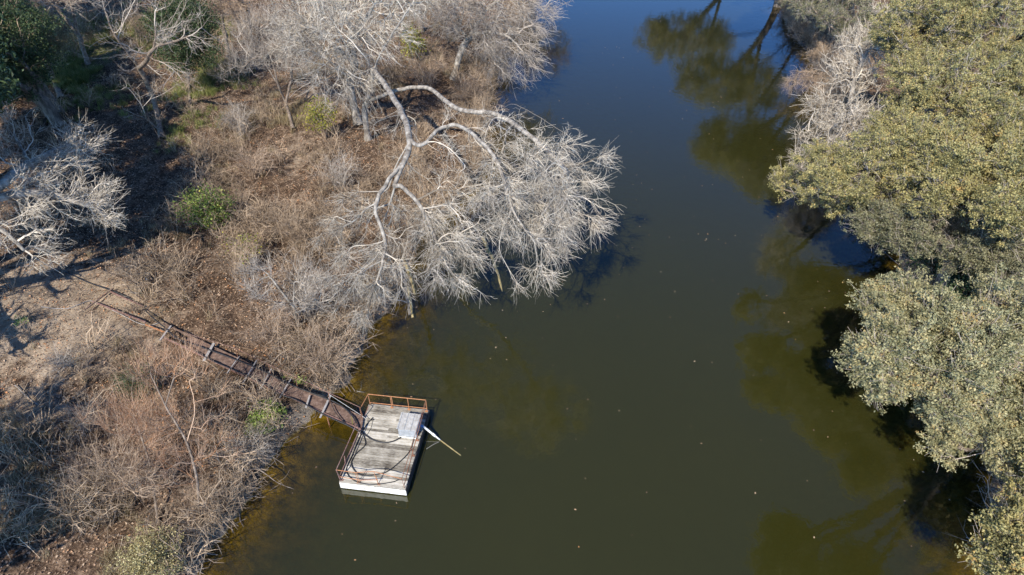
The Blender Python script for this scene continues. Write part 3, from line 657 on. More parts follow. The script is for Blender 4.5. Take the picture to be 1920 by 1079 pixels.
# ------------------------------------------------------------ shrubs
def bush_geo(rg, stems, H, R, r, side=3, sl=.35, lean=0):
    g = Geo(); a = rg.uniform(0, 2*pi, stems); t = rg.uniform(.15, 1, stems)
    tip = np.stack([np.cos(a)*R*t+lean, np.sin(a)*R*t, H*rg.uniform(.55, 1.1, stems)*(1-.35*t)], 1)
    b = rg.normal(size=(stems, 3))*R*.12; b[:, 2] = -.05
    s = np.linspace(0, 1, 5); Pt = b[:, None]+(tip-b)[:, None]*s[None, :, None]
    Pt[:, :, 2] += (H*.25*np.sin(s*pi))[None]; Pt[:, 1:] += np.cumsum(rg.normal(size=(stems, 4, 3))*R*.07, 1)
    g.add(*tubes(Pt, r*(1.5-1.1*s)[None]*rg.uniform(.6, 1.2, stems)[:, None], 3))
    i = rg.integers(1, 4, stems*side); j = np.repeat(np.arange(stems), side); o = Pt[j, i]; d = nrm(nrm(Pt[j, i+1]-Pt[j, i])+rg.normal(size=(len(j), 3))*.65)
    L = sl*rg.uniform(.5, 1.5, len(j))[:, None]; q = np.stack([o, o+d*L*.5, o+d*L+rg.normal(size=o.shape)*L*.15], 1)
    g.add(*tubes(q, np.tile([r*.7, r*.55, r*.3], (len(j), 1)), 3))
    k = np.arange(len(j)); d2 = nrm(d+rg.normal(size=d.shape)*.7); q2 = np.stack([q[:, 1], q[:, 1]+d2*L*.35, q[:, 1]+d2*L*.7], 1)
    g.add(*tubes(q2, np.tile([r*.5, r*.4, r*.25], (len(j), 1)), 3))
    return g, np.vstack([q[:, -1], q2[:, -1], Pt[:, -1]])
def shrub(name, label, px, py, stems, H, R, r, mat, seed, leafmat=None, leafn=0, leafs=.08, side=4, sl=.45, lr=.08, bark=None, cat='shrub', group=None):
    rg = np.random.default_rng(seed); b = G(px, py); g, tips = bush_geo(rg, stems, H, R, r, side, sl)
    root = empty(name, b); tag(root, label, cat, group); g.build('stems', M[mat], root)
    if leafmat:
        c = tips[rg.integers(0, len(tips), leafn)]+rg.normal(size=(leafn, 3))*lr; c[:, 2] = np.maximum(c[:, 2], .03)
        gl = Geo(); leaves(gl, c, leafs, rg, w=.75); gl.build('foliage', M[leafmat], root)
    return root
SH = [('bare_shrub','pale brown leafless shrub fanning out at the waterline above the walkway',610,690,90,2.4,2.2,.010,'twig_brown'),
 ('bare_shrub','pale leafless shrub with forked white stems under the arching white crown',582,600,70,3.2,2.0,.013,'twig_grey'),
 ('bare_shrub','wide brown leafless shrub between the ivy bush and the waterline',520,640,80,2.2,2.2,.010,'twig_brown'),
 ('bare_shrub','dark brown shrub tangle just below the ivy covered bush',450,520,80,2.4,2.0,.010,'twig_brush'),
 ('bare_shrub','brown shrub tangle right of the ivy covered bush',560,460,80,2.6,2.2,.010,'twig_brush'),
 ('bare_shrub','grey leafless shrub left of the pale sandy clearing',455,255,70,2.6,2.0,.011,'twig_grey'),
 ('bare_shrub','tan shrub beside the slim tree on the sandy clearing',480,330,80,2.2,2.4,.011,'twig_brown'),
 ('bare_shrub','grey brown shrub below the fork of the largest tree',640,360,70,2.8,2.0,.011,'twig_grey'),
 ('bare_shrub','tan shrub in a thicket under the top edge near the water',800,160,80,2.8,3.0,.013,'twig_brown'),
 ('bare_shrub','brown shrub at the foot of the tree leaning out at the top',880,190,80,2.8,2.6,.013,'twig_brown'),
 ('bare_shrub','grey leafless shrub overhanging the water beside the shadowed inlet',950,150,60,2.2,2.4,.013,'twig_grey'),
 ('bare_shrub','low dry shrub in shade left of the reddish thicket',160,800,60,1.1,1.8,.007,'twig_grey'),
 ('bare_shrub','grey shrub leaning over the water below the green bank plants',470,860,60,1.5,1.5,.008,'twig_grey'),
 ('bare_shrub','pale grass-like shrub near the fallen log at the bottom',380,960,60,1.2,1.2,.007,'twig_brown'),
 ('bare_shrub','small grey shrub left of the walkway top end',120,690,40,.9,1.3,.006,'twig_grey')]
for i, (nm, lb, px_, py_, st, H, R, r, mt) in enumerate(SH):
    shrub(nm, lb, px_, py_, st, H, R, r*.9, mt, 100+i, side=6, sl=.5, group='leafless shrubs on the left bank')
shrub('ivy_bush', 'bright green ivy covered bush in the brown thicket left of the largest tree', 400, 430, 60, 2.6, 1.5, .012, 'twig_brown', 201, 'leaf_ivy', 4200, .11, lr=.2, cat='bush')
shrub('vine', 'yellow-green vine leaves climbing stems left of the largest trunk', 610, 260, 45, 3.4, 1.2, .012, 'twig_brown', 202, 'leaf_yellow', 1500, .12, lr=.15, cat='vine')
shrub('vine', 'yellow-green vine in the tan thicket near the top', 775, 120, 45, 3.4, 1.5, .014, 'twig_brown', 203, 'leaf_yellow', 1500, .15, lr=.2, cat='vine')
shrub('vine', 'yellow leafed vine thinly scattered below the ivy covered bush', 470, 500, 35, 2.2, 1.3, .009, 'twig_brown', 204, 'leaf_yellow', 420, .10, lr=.15, cat='vine')
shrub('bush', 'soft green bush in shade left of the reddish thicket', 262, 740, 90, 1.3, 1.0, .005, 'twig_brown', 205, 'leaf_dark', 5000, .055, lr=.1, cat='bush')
shrub('juniper', 'yellowish juniper bush at the bottom edge beside the fallen log', 300, 1075, 120, 1.9, 1.3, .007, 'twig_brown', 206, 'juniper', 16000, .055, side=8, sl=.3, lr=.06, cat='bush')
for i, (px_, py_, H, Rr, lb) in enumerate([(1672,345,3.2,2.2,'dark bush added as a sky screen behind the low limb that points over the river'), (1745,450,3.2,2.4,'dark bush added as a sky screen under the low grey-green live oak'),
        (1765,520,2.4,2.0,'dark bush added as a sky screen on the shaded bank in the gap between the live oaks'), (1790,650,3.6,2.2,'dark bush added as a sky screen under the big rounded live oak'),
        (1850,770,3.4,1.8,'dark bush added as a sky screen under the pointed low branch at the right edge'), (1905,880,3.0,1.3,'dark bush added as a sky screen at the water edge above the lower right corner'),
        (1860,400,3.4,2.6,'dark bush added as a sky screen deep under the live oaks at the right edge')]):
    shrub('bush', lb, px_, py_, 60, H, Rr, .014, 'twig_brown', 300+i, 'leaf_dark', 5200, .17, side=5, sl=.6, lr=.25, cat='bush', group='dark bushes added as a sky screen under the right bank oaks')  # mostly hidden bushes, added so the water under the oaks mirrors dark, not sky
# reddish willow-like small trees
b = G(372, 985)
tree('young_tree', 'leafless sapling with orange-red shoots, the taller one below the walkway', b,
     [[b, P(370,905,2.0), P(350,830,3.2), P(310,760,4.4), P(282,700,5.2)], [P(350,830,3.2), P(365,770,4.2), P(355,715,5)], [P(310,760,4.4), P(325,710,5)]],
     [pb(290,700,5.2,1.0,1), pb(345,700,5,1.1,.9), pb(370,770,4.2,1.2,.8), pb(300,790,3.8,1.2,.8), pb(390,850,3,1.2,.7), pb(330,880,2.4,1.2,.6)],
     430, .055, 'bark_brown', 'twig_red', spray=(3, .75, .0048, 1), seed=60, up=.9, spread=.5, thr=.025, r_tip=.007)
b = G(298, 985)
tree('young_tree', 'leafless sapling with reddish shoots and a curved pale stem, nearer the left', b,
     [[b+V3(0,0,0), P(285,900,1.6), P(275,850,2.6), P(252,780,3.8), P(245,740,4.4)], [P(275,850,2.6), P(300,790,3.6)]],
     [pb(240,780,3.8,1.1,1), pb(290,810,3.4,1.2,.9), pb(210,820,3,1.1,.7), pb(250,870,2.2,1.2,.7), pb(190,790,3.2,.9,.5)],
     400, .05, 'bark_brown', 'twig_red', spray=(3, .75, .0048, 1), seed=61, up=.8, spread=.5, thr=.025, r_tip=.007)
b = G(235, 930)
tree('young_tree', 'low brown leafless sapling between the two reddish ones and the dry grass', b, [[b, b+V3(.1,.1,1), b+V3(0,.3,2)]],
     [(b+V3(0,.2,1.9), 1.6, 1.5, 1.0, 1), (b+V3(1.5,.2,1.5), 1.3, 1.2, .9, .8), (b+V3(-1.2,.5,1.3), 1, 1, .8, .5)], 600, .05, 'bark_brown', 'twig_brown', spray=(3, .5, .006, 1), seed=62, up=.5, thr=.025, r_tip=.007)
b = G(560, 610)
tree('young_tree', 'young white stemmed sapling at the river bend above the walkway', b,
     [[b, b+V3(0,0,1.2), b+V3(.3,.2,2.8)], [b+V3(0,0,1.2), b+V3(-.8,.3,2.8)], [b+V3(0,0,.8), b+V3(1.4,-.2,1.8)]],
     [(b+V3(0,0,3), 1.8, 1.6, 1.2, 1), (b+V3(1.4,0,2.2), 1.4, 1.2, .9, .8), (b+V3(-1.4,.4,2.8), 1.2, 1.2, 1, .6)], 600, .08, 'bark_pale', 'twig_grey', spray=(3, .6, .007, 1), seed=63, up=.4, thr=.03, r_tip=.009)

# ---- undergrowth nobody could count
brush_blobs = [(430,560,170,120,1),(580,640,90,70,1),(500,420,140,120,1),(620,330,60,120,.9),(470,290,120,60,.6),(780,120,90,80,1),(700,200,60,60,.6),(860,220,60,60,.9),
               (400,700,120,60,.6),(300,860,150,110,1),(430,850,70,100,.8),(150,1000,220,100,.6),(150,880,150,60,.15),(620,470,60,90,.9),(330,60,300,60,.5),(420,200,100,60,.4),
               (100,330,260,110,.15),(800,330,90,90,.7),(1560,40,60,50,.7),(1600,120,50,80,.5),(1800,500,120,40,.8),(1900,880,60,120,.8),(330,960,90,90,.9),(150,780,100,50,.2),(100,620,200,60,.03)]
def scatter(n, fieldblobs, rg, x=(-45, 44), y=(8, 90), floor=.0, dmin=.25, wclear=.78, patch=True):
    out = []; tot = 0
    while tot < n:
        m = 60000; xs = rg.uniform(*x, m); ys = rg.uniform(*y, m)
        zz = gz(xs, ys); q = np.stack([xs, ys, zz], 1); a, b_ = proj(q)
        f = np.maximum(blob_field(a, b_, fieldblobs), floor)*(zz > dmin)*(a > -120)*(a < 2040)*(b_ > -60)*(b_ < 1150)
        # equal density in the world, a little denser near
        f = f*np.clip(1.25-ys/90, .3, 1)
        if patch: f = f*(1-.93*blob_field(a, b_, [(110,590,180,85,1), (70,720,70,60,.8), (690,560,30,30,.5)]))
        if patch: f = f*np.clip(.35+2.4*fnoise(xs+31, ys, .3, 3), .02, 1)
        ax, ay, bx, by = WLINE; ex, ey = bx-ax, by-ay; t = np.clip(((xs-ax)*ex+(ys-ay)*ey)/(ex*ex+ey*ey), -.35, 1); clear = np.hypot(xs-ax-t*ex, ys-ay-t*ey) > wclear
        k = (rg.random(m) < f) & clear; out.append(q[k]); tot += int(k.sum())
    q = np.concatenate(out)[:n]; return q
def stamp(name, label, cat, temps, pts, sc, mat, rg):
    g = Geo()
    for q in range(len(temps)):
        V, F = temps[q]; idx = np.arange(q, len(pts), len(temps)); p = pts[idx]; n = len(p)
        if not n: continue
        a = rg.uniform(0, 2*pi, n); s = rg.uniform(*sc, n); c, d = np.cos(a), np.sin(a)
        X = V[None, :, 0]*c[:, None]-V[None, :, 1]*d[:, None]; Y = V[None, :, 0]*d[:, None]+V[None, :, 1]*c[:, None]
        A = np.stack([X, Y, np.broadcast_to(V[None, :, 2], X.shape)], 2)*s[:, None, None]+p[:, None, :]
        g.add(A.reshape(-1, 3), (F[None]+(np.arange(n)*len(V))[:, None, None]).reshape(-1, 4))
    o = g.build(name, M[mat]); tag(o, label, cat, kind='stuff'); return o
rg = np.random.default_rng(77)
t1 = [bush_geo(rg, int(rg.integers(7, 16)), float(rg.uniform(.45, 1.25)), float(rg.uniform(.7, 1.2)), .0085, 3, .35)[0].vf() for _ in range(14)]
sh = []
for a, b_ in zip(river[:-1], river[1:]):
    if 8 < a[1] < 85 and 8 < b_[1] < 85:
        nn = np.array([-(b_-a)[1], (b_-a)[0]]); nn = nn/np.linalg.norm(nn)
        for _ in range(int(np.linalg.norm(b_-a)*2.6+rg.random())):
            p = a+(b_-a)*rg.random()+nn*abs(rg.normal())*.8+nn*.15
            sh.append(p)
sh = np.array(sh); zz = gz(sh[:, 0], sh[:, 1]); sh = np.column_stack([sh, zz])[zz > .1]
ax, ay, bx, by = WLINE; ex, ey = bx-ax, by-ay; t = np.clip(((sh[:, 0]-ax)*ex+(sh[:, 1]-ay)*ey)/(ex*ex+ey*ey), 0, 1); sh = sh[np.hypot(sh[:, 0]-ax-t*ex, sh[:, 1]-ay-t*ey) > 1.6]

stamp('brush', 'brown tangled leafless brush covering the left bank', 'brush', t1, np.vstack([scatter(950, brush_blobs, rg), sh, sh+V3(.1,.1,0)]), (.6, 2.0), 'twig_brush', rg)
# roots and stranded sticks along the waterline
q = []
for a, b_ in zip(river[:-1], river[1:]):
    if 8 < a[1] < 85 and 8 < b_[1] < 85:
        nn = np.array([-(b_-a)[1], (b_-a)[0]]); nn = nn/np.linalg.norm(nn)
        for _ in range(int(np.linalg.norm(b_-a)*5+rg.random())): q.append(np.append(a+(b_-a)*rg.random()+nn*rg.normal()*.3, .02))
q = np.array(q); g = Geo(); n = len(q); d = nrm(rg.normal(size=(n, 3))*V3(1, 1, .18)+V3(0,0,.08)); ln = rg.uniform(.3, 1.5, n)[:, None]
tb = np.stack([q-d*ln*.3, q+d*ln*.2+rg.normal(size=q.shape)*.05, q+d*ln*.7+rg.normal(size=q.shape)*.08], 1); tb[:, :, 2] = np.maximum(tb[:, :, 2], gz(tb[:, :, 0], tb[:, :, 1])+.01)
g.add(*tubes(tb, np.repeat(rg.uniform(.008, .03, n)[:, None], 3, 1)*np.array([1, .8, .4]), 4))
o = g.build('stranded_sticks', M['bark_brown']); tag(o, 'roots and stranded sticks littering the waterline', 'sticks', kind='stuff')
t2 = [bush_geo(rg, 9, .9, .8, .006, 3, .3)[0].vf() for _ in range(8)]
stamp('dead_stems', 'pale dead stems and fallen twigs scattered over the leaf litter', 'twigs', t2, scatter(450, brush_blobs, rg, floor=.01), (.3, 1.0), 'twig_brown', rg)
def tuft(rg, n, H, R, w):
    a = rg.uniform(0, 2*pi, n); t = rg.uniform(0, 1, n); b = rg.normal(size=(n, 3))*R*.35; b[:, 2] = 0
    d = np.stack([np.cos(a)*t*R, np.sin(a)*t*R, H*rg.uniform(.5, 1.1, n)], 1)
    s = np.stack([-np.sin(a), np.cos(a), 0*a], 1)*w
    m = b+d*.55; e = b+d*np.array([1.3, 1.3, .85])
    V = np.stack([b-s, b+s, m+s*.8, m-s*.8, e+s*.15, e-s*.15], 1).reshape(-1, 3); i = np.arange(n)[:, None]*6
    return V, np.concatenate([i+[0,1,2,3], i+[3,2,4,5]])
t3 = [tuft(rg, 34, .45, .32, .006) for _ in range(6)]
dry_blobs = [(60,1000,130,90,1),(30,880,80,70,.8),(200,1050,110,50,.8),(560,230,70,60,.7),(330,640,160,80,.15),(500,330,80,60,.3),(780,100,80,70,.5),(280,450,80,30,.5),(600,190,60,60,.5),(1550,60,80,60,.4)]
stamp('dry_grass', 'straw coloured dry grass matted over the bank', 'grass', t3, scatter(1500, dry_blobs, rg), (.5, 1.5), 'grass_dry', rg)
stamp('green_grass', 'green and yellow grass in the clearing at the upper left', 'grass', t3, scatter(2600, green_blobs, rg), (.6, 1.5), 'grass_green', rg)
# leaf litter
pts = scatter(110000, [(300,500,2000,2000,1)], rg, dmin=.1, patch=False, wclear=.3); pts[:, 2] += .015+.03*rg.random(len(pts))
g = Geo(); leaves(g, pts, .10, rg, flat=.75, w=.6); o = g.build('leaf_litter', M['leaf_dead']); tag(o, 'fallen brown leaves strewn over the banks', 'leaf litter', kind='stuff')
# bank plants beside the walkway
g = Geo(); q = []
for (cx, cy, s, n) in [(510,765,20,2600),(530,745,14,1000),(490,800,12,900),(475,815,8,500),(565,728,8,300),(45,607,8,120)]:
    for _ in range(n//20):
        p = G(cx+rg.normal()*s*.7, cy+rg.normal()*s*.8)
        ax, ay, bx, by = WLINE; ex, ey = bx-ax, by-ay; t = np.clip(((p[0]-ax)*ex+(p[1]-ay)*ey)/(ex*ex+ey*ey), 0, 1)
        if p[2] > .05 and np.hypot(p[0]-ax-t*ex, p[1]-ay-t*ey) > .85: q.append(p+rg.normal(size=(20, 3))*np.array([.12,.12,.05])+np.array([0,0,.3]))
leaves(g, np.concatenate(q), .09, rg, flat=.3, w=.9); o = g.build('ground_ivy', M['ivy_bright']); tag(o, 'bright green ground ivy on the bank below the walkway', 'ground cover', kind='stuff')
# floating leaves
n = 420; x = rg.uniform(-12, 24, n); y = rg.uniform(12, 80, n); k = sdist(x, y) < -1; p = np.stack([x[k], y[k], np.full(k.sum(), .006)], 1)
g = Geo(); leaves(g, p, .085, rg, flat=.97, w=.6); V, F = g.vf(); V[:, 2] = .004+np.abs(V[:, 2]-.006)*.2
g = Geo().add(V, F); o = g.build('floating_leaves', M['leaf_dead']); tag(o, 'tiny fallen leaves floating on the river', 'floating leaves', kind='stuff')

# ------------------------------------------------------------ logs
def log(name, label, pts, r, r2, mat, stubs=0, seed=1, cat='log'):
    rg = np.random.default_rng(seed); pts = np.array(pts); o = pts[0].copy(); p = smooth_path(pts, 5); p[1:-1] += rg.normal(size=p[1:-1].shape)*r*.12
    g = Geo(); tube1(g, p-o, r, 10, True, r2)
    root = empty(name, o); tag(root, label, cat); g.build('trunk', M[mat], root, True)
    for s in range(stubs):
        i = rg.integers(2, len(p)-2); d = nrm(rg.normal(size=3)+V3(0,0,.8)); L = rg.uniform(.5, 1.4)
        gg = Geo(); tube1(gg, smooth_path([p[i]-o, p[i]-o+d*L*.5, p[i]-o+d*L+rg.normal(size=3)*.15], 3), r*.3, 6, True, r*.1); gg.build('stub', M[mat], root, True)
    return root
log('fallen_log', 'long grey log lying from the bank into shallow water, left of its partner', [G(742,395,.15), P(745,440,.45), P(752,500,.14), P(765,560,.0), P(768,592,-.06)], .17, .09, 'bark_pale', 2, 1)
log('sunken_log', 'amber drowned end of the long grey log below the white crown', [P(764,540,.03), P(769,566,.01), P(774,596,-.03)], .11, .07, 'pipe_algae', 0, 12)
log('fallen_log', 'short sunken log alongside the long grey one', [P(756,485,.3), P(770,520,0.02), P(778,553,-.04)], .13, .07, 'pipe_algae', 0, 2)
log('sunken_log', 'thin trunk slanting down into murky water below the white crown', [P(905,445,.2), P(925,490,.0), P(940,540,-.07), P(950,590,-.14)], .11, .06, 'pipe_algae', 1, 3)
log('fallen_log', 'weathered log on the bank at the bottom edge beside the yellowish juniper', [G(322,995,.12), G(340,1025,.15), G(360,1065,.12)], .12, .10, 'bark_brown', 2, 4)
log('fallen_branch', 'pale dead branch reaching out over the water below the dock ramp', [G(430,900,.4), P(480,880,.8), P(520,905,.5), P(552,918,.2)], .028, .009, 'bark_brown', 5, 5, 'branch')
log('fallen_branch', 'thin dead branch poking from the bend into yellow shallows', [G(600,610,.8), P(650,600,.9), P(690,608,.5)], .03, .01, 'bark_pale', 3, 6, 'branch')
log('fallen_branch', 'bare branch lying on brown leaves left of the reddish saplings', [G(30,725,.1), G(70,760,.12), G(120,775,.1)], .025, .01, 'bark_pale', 4, 7, 'branch')
log('fallen_branch', 'dark short branch on the ground right of the leaning bare ladder frame', [G(246,550,.06), G(256,552,.09), G(266,552,.06)], .05, .04, 'bark_dark', 0, 8, 'branch')
log('driftwood', 'small twisted driftwood stick standing out of the water by the dock', [P(668,733,-.1), P(674,735,.25), P(684,736,.1)], .018, .008, 'bark_pale', 3, 9, 'driftwood')
# bucket / stump with dark top
b = G(279, 524); root = empty('bucket', b); tag(root, 'small pale bucket standing on leaf litter above the walkway', 'bucket')
g = Geo(); a = np.linspace(0, 2*pi, 17)[:-1]
tube1(g, [(0,0,0), (0,0,.02), (0,0,.36), (0,0,.38)], .15, 16, False, .18)
g.add(*tubes(np.array([[(0,0,.38), (0,0,.375), (0,0,.06), (0,0,.05)]], float), np.array([[.18, .165, .135, .002]]), 16)); g.build('bucket_body', M['white_paint'], root, True)
g = Geo(); tube1(g, [(0,0,.22), (0,0,.24)], .15, 14); g.build('contents', M['bark_dark'], root)

# ------------------------------------------------------------ dock
DH = .45; fl = P(637.8, 903.6, DH); fr = P(760, 918, DH); bl = P(692.8, 757.8, DH)
ang = math.atan2(fr[1]-fl[1], fr[0]-fl[0]); DW = float(np.linalg.norm(fr-fl)); DL = float(np.linalg.norm(bl-fl))
O = np.array([fl[0], fl[1], 0.0]); RZ = np.array([[cos(ang), -sin(ang), 0], [sin(ang), cos(ang), 0], [0, 0, 1]])
def loc(zx, zy, h):
    """dock-local point from a survey position in the dock close-up"""
    return RZ.T @ (P(600+zx/4.15, 700+zy/4.15, h)-O)
dock = empty('floating_dock', O, ang); tag(dock, 'weathered wooden floating dock with rusty railings and a white front edge', 'dock')
rg = np.random.default_rng(5); g = Geo(); nb = 31; bw = DL/nb
for i in range(nb):
    y0 = i*bw+.007; y1 = (i+1)*bw-.009-.004*rg.random(); e = rg.normal(size=2)*.018; z = DH-.035+rg.normal()*.004
    if rg.random() < .4:
        s = DW*rg.uniform(.35, .65); box(g, -.02+e[0], s-.003, y0, y1, z, z+.035); box(g, s+.003, DW+.0+e[1]*.4, y0, y1, z+.002, z+.037)
    else: box(g, -.02+e[0], DW+e[1]*.4, y0, y1, z, z+.035)
g.build('deck_boards', M['boards'], dock)
g = Geo(); box(g, -.03, DW+.03, -.045, -.005, .06, DH-.045); g.build('front_skirt', M['white_paint'], dock)
g = Geo(); box(g, DW+.005, DW+.05, -.04, DL+.03, .03, DH-.04); g.build('side_skirt', M['black_float'], dock)
g = Geo(); box(g, -.05, -.005, -.003, DL+.03, .05, DH-.04); g.build('side_skirt', M['rust_red'], dock)
g = Geo(); box(g, -.003, DW, DL+.003, DL+.04, .05, DH-.04); g.build('back_skirt', M['white_paint'], dock)
for yy in (.35, 1.6, 2.9, 3.8):
    g = Geo(); box(g, .08, DW-.08, yy, yy+.5, -.15, DH-.06); g.build('float', M['black_float'], dock)
RH = .78
def rail(name, segs, posts, r=.019, mat='rust', feet=()):
    ro = Geo()
    for a, b_ in segs: tube1(ro, [a, b_], r, 6)
    for a, b_ in posts: tube1(ro, [a, b_], r*.95, 6)
    for (x, y) in feet: box(ro, x-.07, x+.07, y-.05, y+.05, DH+.004, DH+.016)
    return ro.build(name, M[mat], dock)
Z0, ZT, ZM = DH, DH+RH, DH+.17
c = .05
yb = DL-c; xr = DW-c
rail('back_railing', [((c,yb,ZT),(xr,yb,ZT)), ((c,yb,ZM),(xr,yb,ZM))], [((x,yb,Z0),(x,yb,ZT)) for x in (c, c+.37*DW, c+.66*DW, xr)]+[((c+.39*DW,yb,Z0+.2),(c+.39*DW,yb,ZT))], mat='rust_orange', feet=[(.39*DW, yb-.03), (.68*DW, yb-.03), (xr-.03, yb-.03)])
p1 = loc(350,240,ZT); 
rail('left_railing', [((c,yb,ZT),(-.06,DL-.95,ZT)), ((-.06,DL-.95,ZT),(-.02,DL-.95,Z0-.1))], [], mat='rust_orange')
a1 = loc(285,392,ZT); a1[2] = ZT
rail('left_railing', [((a1[0],a1[1],ZT),(-.06,c,ZT)), ((a1[0]+.04,a1[1]-.1,Z0+.3),(-.03,c,Z0+.22)), ((a1[0]+.06,a1[1]-.1,Z0+.22),(-.0,c,Z0+.12))],
     [((-.06,c,ZT),(0,c,Z0)), ((a1[0],a1[1],ZT),(a1[0]+.08,a1[1],Z0-.02)), ((-.03,.95,Z0+.55),(.02,.75,Z0+.15))], r=.024, mat='rust_red', feet=[(.05, .1)])
rail('front_railing', [((-.06,c,ZT),(.75,c+.02,ZT-.06)), ((.75,c+.02,ZT-.06),(1.55,c+.12,ZT+.02)), ((1.55,c+.12,ZT+.02),(xr-.05,c,ZT-.1)), ((-.03,c+.02,ZM+.1),(.9,c+.02,ZM+.02)), ((.9,c+.02,ZM+.02),(1.7,c+.06,ZM+.14))],
     [((.78,c+.02,Z0),(.75,c+.02,ZT-.06)), ((.86,c+.02,Z0),(.83,c+.02,ZT-.12)), ((1.68,c+.05,Z0),(1.55,c+.12,ZT+.02)), ((1.66,c+.08,Z0+.1),(1.62,c+.1,Z0+.5))], r=.015, mat='rust_orange', feet=[(.8, .08), (1.7, .1)])
rail('right_railing', [((xr,yb,ZT),(xr-.05,c,ZT-.1)), ((xr,yb-.1,ZT-.15),(xr+.0,c,ZM)), ((xr-.02,2.4,ZM+.25),(xr,c,ZM+.05))],
     [((xr,c,Z0),(xr-.05,c,ZT-.1)), ((xr,1.75,Z0),(xr-.06,1.75,Z0+.55)), ((xr,2.6,Z0),(xr,2.6,ZT-.06)), ((xr,yb,Z0),(xr,yb,ZT))], r=.013, mat='rust', feet=[(xr-.04, 1.75), (xr-.04, 2.6)])
# metal pump cover on the deck
HB = .6
pA = loc(600,428,Z0+HB); pB = loc(755,424,Z0+HB); pC = loc(752,322,Z0+HB)
bx0, bx1, by0, by1 = float(pA[0]), float(pB[0])-.02, float(pA[1]), float(pC[1])
cov = empty('pump_cover', O+RZ@np.array([bx0, by0, Z0+.02]), ang); tag(cov, 'grey metal box cover with a ribbed lid standing on the dock', 'metal cover')
w, l = bx1-bx0, by1-by0; g = Geo()
n = 60; xs = np.linspace(-.03, w+.04, n); rib = np.zeros(n)
for cx in (.02, .36*w, .70*w, w-.0): rib = np.maximum(rib, .035*np.clip(1.6-np.abs(xs-cx)/.022, 0, 1))
V = []; 
for y, zz in ((-.05, HB-.03), (l, HB+.02)):
    for t in (0, .006): V += [(x, y, zz+r_+t) for x, r_ in zip(xs, rib)]
V = np.array(V); F = []
for i in range(n-1): F += [[n+i, n+i+1, 3*n+i+1, 3*n+i], [i+1, i, 2*n+i, 2*n+i+1], [i, i+1, n+i+1, n+i], [2*n+i+1, 2*n+i, 3*n+i, 3*n+i+1]]
F += [[0, n, 3*n, 2*n], [2*n-1, n-1, 3*n-1, 4*n-1]]
g.add(V, F); g.build('lid', M['galv'], cov)
g = Geo(); box(g, .03, w-.01, 0, .012, -.015, HB-.045); g.build('front_panel', M['galv_wall'], cov)
g = Geo(); box(g, .03, .042, .014, l-.04, -.015, HB-.04); g.build('side_panel', M['galv_wall'], cov)
g = Geo(); box(g, w-.022, w-.01, .014, l-.04, -.015, HB-.04); g.build('side_panel', M['galv_wall'], cov)
g = Geo(); box(g, .03, w-.01, l-.038, l-.026, -.015, HB-.005); g.build('back_panel', M['galv_wall'], cov)
g = Geo(); bar(g, (.0,-.03,.0), (w-.0,-.06,.03), .03, .06); g.build('base_trim', M['white_paint'], cov)
# suction pipe
q0 = O+RZ@loc(770,405,Z0+.12); q1 = O+RZ@loc(800,412,Z0+.1); q2 = O+RZ@loc(935,520,.04); q3 = O+RZ@loc(1095,640,.005)
pipe = empty('intake_pipe', q0); tag(pipe, 'white plastic pipe slanting from the dock edge down into the water', 'pipe')
g = Geo(); tube1(g, [q1-q0, (q2-q0)*.66+(q1-q0)*.34], .05, 10); g.build('upper_pipe', M['pvc'], pipe, True)
d = nrm(q2-q1); pm = (q2-q0)*.66+(q1-q0)*.34; g = Geo(); tube1(g, [pm-d*.12, pm+d*.08], .062, 12); g.build('coupling', M['pvc'], pipe, True)
g = Geo(); tube1(g, [pm, q2-q0], .036, 10); g.build('lower_pipe', M['pvc'], pipe, True)
g = Geo(); tube1(g, [q2-q0, q3-q0], .034, 10, True, .016); g.build('sunken_pipe', M['pipe_algae'], pipe, True)
g = Geo(); tube1(g, [V3(-.12,0,.0), V3(0,0,0), q1-q0+d*.04], .058, 12); g.build('valve', M['blue_paint'], pipe, True)
r0 = O+RZ@loc(925,535,.02); r1 = O+RZ@loc(828,590,.01)
g = Geo(); tube1(g, smooth_path([r0, .5*(r0+r1)+V3(.03,.05,0), r1], 6)-r0, .009, 6); o = g.build('rope', M['plank_grey'], None, True); o.location = r0; tag(o, 'thin pale rope floating below the slanting pipe', 'rope')

# ------------------------------------------------------------ walkway
def Q(zx, zy, h): return P(100+zx/2.839, 480+zy/2.839, h)
WA, WB = G(100+585/2.839, 480+420/2.839), P(668, 792, .62)
def wz(zx):       # walkway height along the survey x
    t = np.clip((zx-585)/(1645-585), 0, 1); return WZ0*(1-t)+.62*t
Npts = [(585,360),(700,415),(850,485),(985,548),(1160,635),(1360,735),(1480,785),(1650,862)]
Spts = [(575,430),(660,470),(800,548),(925,610),(1100,695),(1300,780),(1410,838),(1640,925)]
ori = Q(585, 395, wz(585))
wk = empty('gangway', ori); tag(wk, 'narrow rusty gangway of steel rails with loose boards, leading down to the dock', 'gangway')
NP = np.array([Q(x, y, wz(x)) for x, y in Npts])-ori; SP = np.array([Q(x, y, wz(x)) for x, y in Spts])-ori
def polybar(name, pts, w, t, mat, parent):
    g = Geo()
    for a, b_ in zip(pts[:-1], pts[1:]): bar(g, a, b_+nrm(b_-a)*.01, w, t)
    return g.build(name, M[mat], parent)
def straight(p, k=1.0):
    t = np.linspace(0, 1, len(p))[:, None]; s = p[0]*(1-t)+p[-1]*t; return s*k+p*(1-k)
NP = straight(NP, .7); SP = straight(SP, .7)
polybar('side_rail', NP, .05, .08, 'rust_deck', wk); polybar('side_rail', SP, .05, .08, 'rust_red', wk)
g = Geo()
